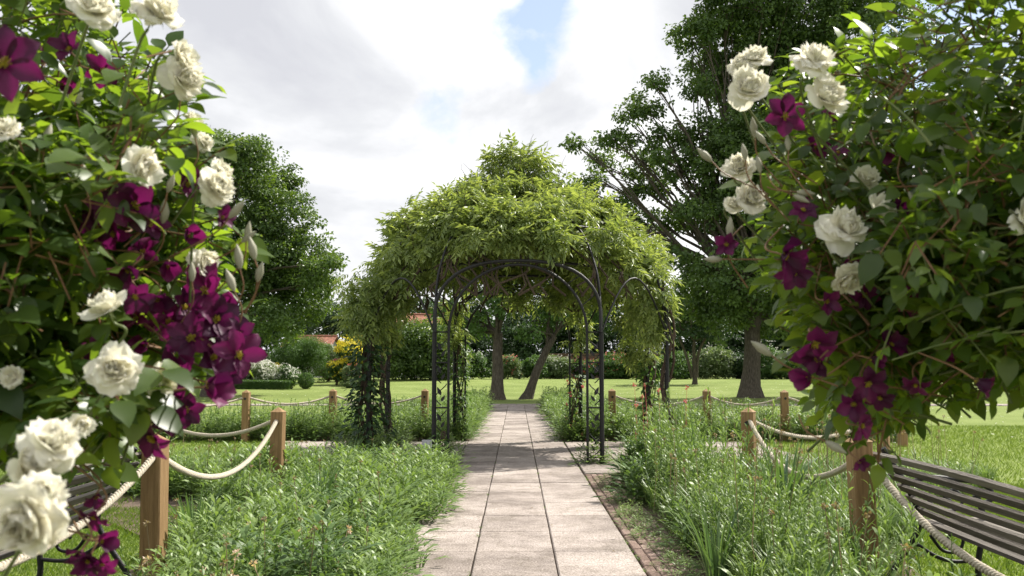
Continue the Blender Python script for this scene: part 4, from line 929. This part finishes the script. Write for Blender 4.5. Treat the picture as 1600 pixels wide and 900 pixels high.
def aim(d):
    """rotation taking local +Z to d with a random spin"""
    q = Vector(d).to_track_quat('Z', 'Y').to_matrix(); return np.array(q)@rotz(random.uniform(0, 6.28))
def put(name, me, parent, pos, Mx, s, mats=None):
    o = bpy.data.objects.new(name, me); COL.objects.link(o); o.parent = parent
    Mm = Matrix([[*(Mx[i_]*s), pos[i_]] for i_ in range(3)]+[[0, 0, 0, 1]])
    o.matrix_local = Mm; return o
def in_poly(P, q):
    P = np.array(P, float); ins = np.zeros(len(q), bool); j = len(P)-1
    for i_ in range(len(P)):
        c = ((P[i_, 1] > q[:, 1]) != (P[j, 1] > q[:, 1])) & (q[:, 0] < (P[j, 0]-P[i_, 0])*(q[:, 1]-P[i_, 1])/(P[j, 1]-P[i_, 1]+1e-12)+P[i_, 0]); ins ^= c; j = i_
    return ins
def compound(mb, stems, base, d, nrm, L_, k, tmpl, leafl):
    """a compound leaf: petiole with k leaflets (odd), vectorised over many leaves"""
    m_ = len(base); x = unit(np.cross(d, nrm))
    mb.inst(tmpl, frames(d+rdir(m_)*.15, nrm+rdir(m_)*.2, leafl*1.1), base+d*L_[:, None])
    for t_, sc in ((.78, 1.0), (.42, .85))[:k]:
        for s in (-1, 1):
            dd = unit(x*s*1.0+d*.55+rdir(m_)*.22); mb.inst(tmpl, frames(dd, nrm+rdir(m_)*.3, leafl*sc*rng.uniform(.8, 1.1, m_)), base+d*(L_*t_)[:, None]+dd*.008)
    w = .0016
    e = base+d*L_[:, None]
    V = np.stack([base-x*w, base+x*w, e+x*w, e-x*w], 1).reshape(-1, 3); F = np.arange(m_*4).reshape(-1, 4); stems.add(V, F, .5)
    nn_ = unit(np.cross(x, d)); V = np.stack([base-nn_*w, base+nn_*w, e+nn_*w, e-nn_*w], 1).reshape(-1, 3); stems.add(V, F, .5)
def foreground(side, poly, n_tw, Yr, foot, rose_lab, clem_lab, roses, clems, buds, fade=None, holes=()):
    foot = np.array(foot, float)
    rose = empty('climbing_rose', foot); tag(rose, rose_lab, 'climbing rose', 'climbing roses framing the view')
    cl = empty('clematis', foot+np.array([0, .15, 0])); tag(cl, clem_lab, 'clematis', 'purple clematis growing through the roses'); cfoot = foot+np.array([0, .15, 0])
    P = np.array(poly, float); lo, hi = P.min(0), P.max(0)
    q = rng.uniform(lo, hi, (n_tw*6, 2)); q = q[in_poly(P, q)]; q = q[patch(q/100., 1.9, side*1.3+4) > rng.random(len(q))*.75]
    if side > 0: q = q[rng.random(len(q)) < np.clip(.26+(q[:, 1]-120)/380, .26, 1)*np.where(q[:, 0] > 1620, np.where(q[:, 1] > 0, 1.0, .3), 1)]  # unseen growth past the right edge kept dense to cast shade on the bush
    else: q = q[rng.random(len(q)) < np.where(q[:, 0] < -40, .6, 1)*np.clip(.30+(q[:, 1])/420, .30, 1)]
    for (hx, hy, hr, keep) in holes: dd = np.hypot(q[:, 0]-hx, q[:, 1]-hy); q = q[(dd > hr) | (rng.random(len(q)) < keep)]
    q = q[:n_tw]; Yd = rng.uniform(*Yr, len(q)); ok = np.ones(len(q), bool)
    for (fx, fy, fs, fY, _a, _b) in list(roses)+list(clems):   # nothing grows over the faces of the blooms
        ok &= ~((np.hypot(q[:, 0]-fx, q[:, 1]-fy) < fs*(.62 if side < 0 else .5)+70/Yd*.5) & (Yd < fY+.12))
    q = q[ok]; Yd = Yd[ok]; n = len(q)
    base = at(q[:, 0], q[:, 1], Yd)
    # twigs grow outwards (towards the path), a little up then droop
    out = unit(np.array([-side*.8, -.2, .35])+rdir(n)*.8); Lt = rng.uniform(.10, .30, n)
    lf = MB(); lf2 = MB(); st = MB(); st2 = MB()
    for i_ in range(n):
        d = out[i_]; t_ = np.linspace(0, 1, 5)[:, None]; p = base[i_]-d*Lt[i_]*.6+d*Lt[i_]*t_+np.array([0, 0, -.12])*Lt[i_]*t_*t_*2
        if i_ % 2 == 0: tube(st if rng.random() < .6 else st2, p, np.linspace(.0032, .0016, 5), 5, cap=False)
        k = rng.integers(3, 6); tt = rng.uniform(.1, 1, k); b_ = base[i_]-d*Lt[i_]*.6+d*Lt[i_]*tt[:, None]
        dd = unit(d*.4+rdir(k)*.9+np.array([0, 0, -.15])); nn_ = unit(np.array([0, -.25, 1.])+rdir(k)*.55)
        if i_ % 5 < 3: compound(lf, st, b_, dd, nn_, rng.uniform(.05, .09, k), rng.integers(1, 3), LEAF_HI, (.047 if side < 0 else .042)*rng.uniform(.7, 1.25))
        else: compound(lf2, st2, b_, dd, nn_, rng.uniform(.06, .10, k), 1, LEAF_HI2, (.052 if side < 0 else .047)*rng.uniform(.7, 1.25))
    # main canes from the foot
    ns = 16
    for i_ in range(ns):
        e = base[rng.integers(0, n)]+np.array([side*.22, .05, -.06]); mid = foot+(e-foot)*.5+np.array([side*.25, .1, .75])+rng.normal(size=3)*.12
        p = bez([foot+rng.normal(size=3)*np.array([.1, .1, 0]), foot+np.array([side*.15, 0, 1.1])+rng.normal(size=3)*.1, mid, e], 9)
        tube(st2 if i_ % 2 else st, p, np.linspace(.011, .004, len(p)), 7)
    for i_ in range(30):   # long arching shoots
        k = rng.integers(0, n); p0 = base[k]; d = unit(np.array([-side*.7, -.1, .35])+rng.normal(size=3)*.6)
        p = bez([p0-d*.3, p0-d*.08+np.array([0, 0, .02]), p0+d*.05, p0+d*.12-np.array([0, 0, .03])], 6); tube(st if i_ % 3 else st2, p, np.linspace(.0038, .001, len(p)), 5)
        kk = 5; b_ = p[-kk*3::3][:kk]; compound(lf, st, b_, unit(d+rdir(len(b_))*.8), unit(np.array([0, -.25, 1.])+rdir(len(b_))*.5), np.full(len(b_), .06), 1, LEAF_HI, .04)
    lf.build('foliage', M['rose_leaf'], rose, True, local=foot); lf2.build('foliage', M['clem_leaf'], cl, True, local=cfoot)
    for k, (px, py, s_px, Y, dx, dy) in enumerate(roses):   # dx,dy: where the flower faces in the picture
        p = at(px, py, Y); s = s_px/FPX*Y*.95; d = unit(np.array([[dx, -.75, -dy]])+np.array(SUN)*.6+rng.normal(size=(1, 3))*.12)[0]
        Mx = aim(d); o = put('flower', ROSE[k % 5], rose, p-foot, Mx, s)
        put('calyx', CALYX, o, np.zeros(3), np.eye(3), 1.0)
        a = p-d*s*.4; e = a+np.array([side*.12, .10, -.12])+rng.normal(size=3)*.04; tube(st, bez([a, a-d*.03, e], 6), .0026, 5)
    for k, (px, py, s_px, Y, dx, dy) in enumerate(clems):
        p = at(px, py, Y); s = s_px/FPX*Y*(.92 if side < 0 else .78); d = unit(np.array([[dx, -.75, -dy]])+np.array(SUN)*.3+rng.normal(size=(1, 3))*.3)[0]
        o = put('flower', CLEM[k % 5], cl, p-cfoot, aim(d), s); put('stamens', STAM, o, np.zeros(3), np.eye(3), 1.0)
        e = p-d*.05+np.array([side*.10, .08, .02])+rng.normal(size=3)*.04; tube(st2, bez([p, p-d*.04, e], 6), .0018, 5)
    for (px, py, Y, dx, dy) in buds:
        p = at(px, py, Y); d = unit(np.array([[dx, -.1, -dy]])+rng.normal(size=(1, 3))*.15)[0]; put('bud', BUD, cl, p-cfoot, aim(d), .040*rng.uniform(.8, 1.15))
        tube(st2, bez([p, p-d*.04, p-d*.10+np.array([side*.04, 0, 0])], 5), .0015, 5)
    st.build('stem', M['stem'], rose, True, local=foot); st2.build('stem', M['red_stem'], cl, True, local=cfoot)

LP = [(-330,-220),(60,-220),(100,-60),(160,0),(180,80),(235,130),(250,220),(285,290),(290,370),(300,450),(300,530),(270,590),(230,640),(170,650),(90,670),(40,660),(-330,700)]
LR = [(148,14,78,1.45,.2,-.2),(245,20,84,1.45,.3,-.1),(283,88,58,1.6,.3,.5),(287,122,72,1.6,.4,.4),(220,262,72,1.55,.5,.5),(345,270,46,1.75,.6,.2),(336,292,64,1.7,.5,.3),(300,190,36,1.9,.4,.1),(318,222,36,1.9,.4,.1),(165,482,72,1.5,-.5,-.5),(180,578,82,1.4,-.1,.3),(253,595,56,1.6,.3,.4),(228,642,42,1.6,.1,.6),(82,690,92,1.1,.3,-.4),(45,730,84,1.1,.1,.2),(62,775,80,1.05,.4,.1),(40,812,120,1.0,-.1,.5),(318,412,52,1.8,.4,.3),(110,150,40,1.9,0,0),(125,665,44,1.4,.1,.4),(8,205,56,1.5,-.2,-.2),(60,205,34,1.8,0,.1),(20,590,40,1.5,-.2,.2)]
LC = [(8,100,120,1.15,.1,.4),(110,80,66,1.7,.2,.2),(162,110,60,1.8,.3,.3),(95,130,50,1.8,0,.3),(212,320,92,1.6,.3,.2),(172,322,80,1.65,-.2,.2),(232,352,70,1.7,.3,.4),(180,365,66,1.7,-.2,.4),(295,368,66,1.75,.4,.4),(202,420,62,1.6,0,.6),(212,462,62,1.6,.1,.7),(292,290,60,1.9,.3,.1),(322,455,84,1.8,.2,-.1),(300,430,60,1.85,.1,-.2),(335,500,84,1.7,.4,.1),(300,530,84,1.7,.1,.2),(280,575,80,1.7,0,.4),(370,555,84,1.6,.5,.2),(322,605,104,1.55,.2,.3),(350,590,60,1.6,.5,.2),(240,682,84,1.6,0,.7),(262,650,66,1.65,.2,.6),(265,500,70,1.8,-.1,.2),(230,540,60,1.8,-.2,.3),(330,560,80,1.7,.3,.1),(355,530,60,1.7,.5,-.1),(150,775,44,1.6,0,.8),(148,805,56,1.55,.1,.6),(155,845,66,1.5,.2,.7),(140,872,70,1.5,-.2,.8),(270,620,70,1.7,.1,.4),(345,340,50,1.9,.4,.2),(150,545,50,1.7,-.1,.2),(45,510,60,1.6,-.2,.3),(60,95,50,1.7,.1,.2),(155,350,64,1.7,0,.3),(190,300,56,1.75,.1,-.2),(225,395,60,1.75,.1,.2),(262,415,64,1.8,.2,.2),(245,465,60,1.75,0,.4),(285,480,64,1.8,.2,.1),(305,505,56,1.8,.3,.2),(215,500,56,1.75,-.2,.2),(350,480,60,1.75,.5,0),(372,525,64,1.7,.6,.1),(290,640,60,1.7,.2,.5),(128,860,56,1.5,-.2,.6),(160,880,50,1.5,.3,.6)]
LB = [(375,420,1.75,-.1,-1),(398,405,1.75,.1,-1),(402,440,1.75,.3,-.9),(378,378,1.8,.9,-.8),(385,375,1.8,.3,-1),(366,455,1.7,-.2,-1),(255,350,1.7,.2,-1),(300,440,1.7,0,-1),(358,340,1.7,.9,-.7),(282,155,1.7,.3,-1),(305,215,1.8,0,-1),(262,300,1.6,.1,-1),(70,230,1.6,.2,-1),(135,295,1.6,0,-1)]
foreground(-1, LP, 1250, (1.5, 2.5), (-1.75, 2.3, 0), 'white climbing rose arching down beside the lone left post, full of sunlit blooms', 'sunlit purple clematis trailing down among the white roses and over the thick post', LR, LC, LB,
           holes=((150, 190, 36, .2), (60, 40, 24, .3)))
RP = [(2300,-220),(1500,-220),(1470,-80),(1450,20),(1380,70),(1290,100),(1250,140),(1265,215),(1215,255),(1215,330),(1250,370),(1230,410),(1260,450),(1280,510),(1300,540),(1310,590),(1340,630),(1380,640),(1400,610),(1450,620),(1490,590),(1530,560),(1600,560),(2300,570)]  # outline extended far out of view on the right; that added foliage blocks sun
RR = [(1180,92,54,1.95,-.3,-.3),(1160,105,50,1.95,-.5,-.1),(1170,138,70,1.9,-.3,.4),(1273,95,76,1.8,-.1,-.2),(1288,152,76,1.8,-.1,.3),(1155,262,54,2.0,-.4,.1),(1172,312,54,2.0,-.2,.3),(1352,281,48,2.0,-.3,0),(1320,357,80,1.85,-.1,-.05),(1373,332,62,1.9,.3,0),(1366,396,42,1.9,.1,.5),(1325,435,56,1.85,0,.6),(1598,345,64,1.7,.1,0),(1490,240,42,2.2,0,.2),(1545,130,44,2.2,0,0),(1145,320,30,2.0,-.4,.2),(1440,215,34,2.3,0,0),(1400,75,30,2.3,0,0)]
RC = [(1225,182,86,1.9,-.2,.1),(1270,232,62,2.0,-.1,.3),(1300,185,52,2.0,.1,.3),(1385,232,64,2.1,0,.3),(1222,398,104,1.8,-.1,.2),(1240,425,70,1.85,.1,.6),(1135,382,56,1.95,-.4,.5),(1272,535,100,1.8,-.1,.5),(1268,590,84,1.8,-.1,.7),(1280,560,70,1.8,-.3,.3),(1355,598,76,1.85,-.1,.3),(1335,630,70,1.85,-.1,.5),(1345,665,60,1.85,0,.8),(1522,592,76,1.7,-.1,.4),(1390,540,66,1.9,0,.2),(1350,460,60,1.95,0,.3),(1330,410,60,1.9,0,.4),(1310,240,44,2.1,-.1,.1),(1360,560,56,1.9,-.1,.2),(1595,190,50,2.0,0,.2),(1375,620,56,1.9,0,.4),(1342,720,40,1.85,0,.8),(1420,470,60,1.9,0,.2),(1465,560,56,1.85,0,.3),(1400,330,50,1.95,0,.2),(1255,330,56,1.9,-.2,.2),(1290,470,60,1.85,-.1,.4),(1430,600,52,1.85,0,.4)]
RB = [(1112,252,1.95,-.9,-.5),(1128,405,1.95,-1,-.1),(1140,372,1.95,0,-1),(1180,215,1.95,.1,-1),(1188,270,1.95,-.3,-1),(1232,235,1.9,0,-1),(1196,225,1.9,-.7,-.9),(1420,300,1.9,.5,.5),(1205,555,1.8,-.7,-.5),(1245,300,1.9,1,-.1),(1240,305,1.9,1,.4),(1165,250,1.95,-.1,-1),(1290,690,1.85,.7,.3)]
foreground(1, RP, 3100, (1.7, 2.9), (1.95, 2.4, 0), 'shaded white climbing rose hanging over the bench with the scrolled armrest', 'dark purple clematis hanging in the shaded rose foliage above the bench', RR, RC, RB,
           holes=((1500, 60, 70, .45), (1530, 150, 50, .5), (1440, 120, 40, .5), (1560, 260, 30, .5)))
# a few single sprays that hang free below the roses, right-hand side
print('objects', len(scene.objects), 'polys', sum(len(o.data.polygons) for o in scene.objects if o.type == 'MESH'))
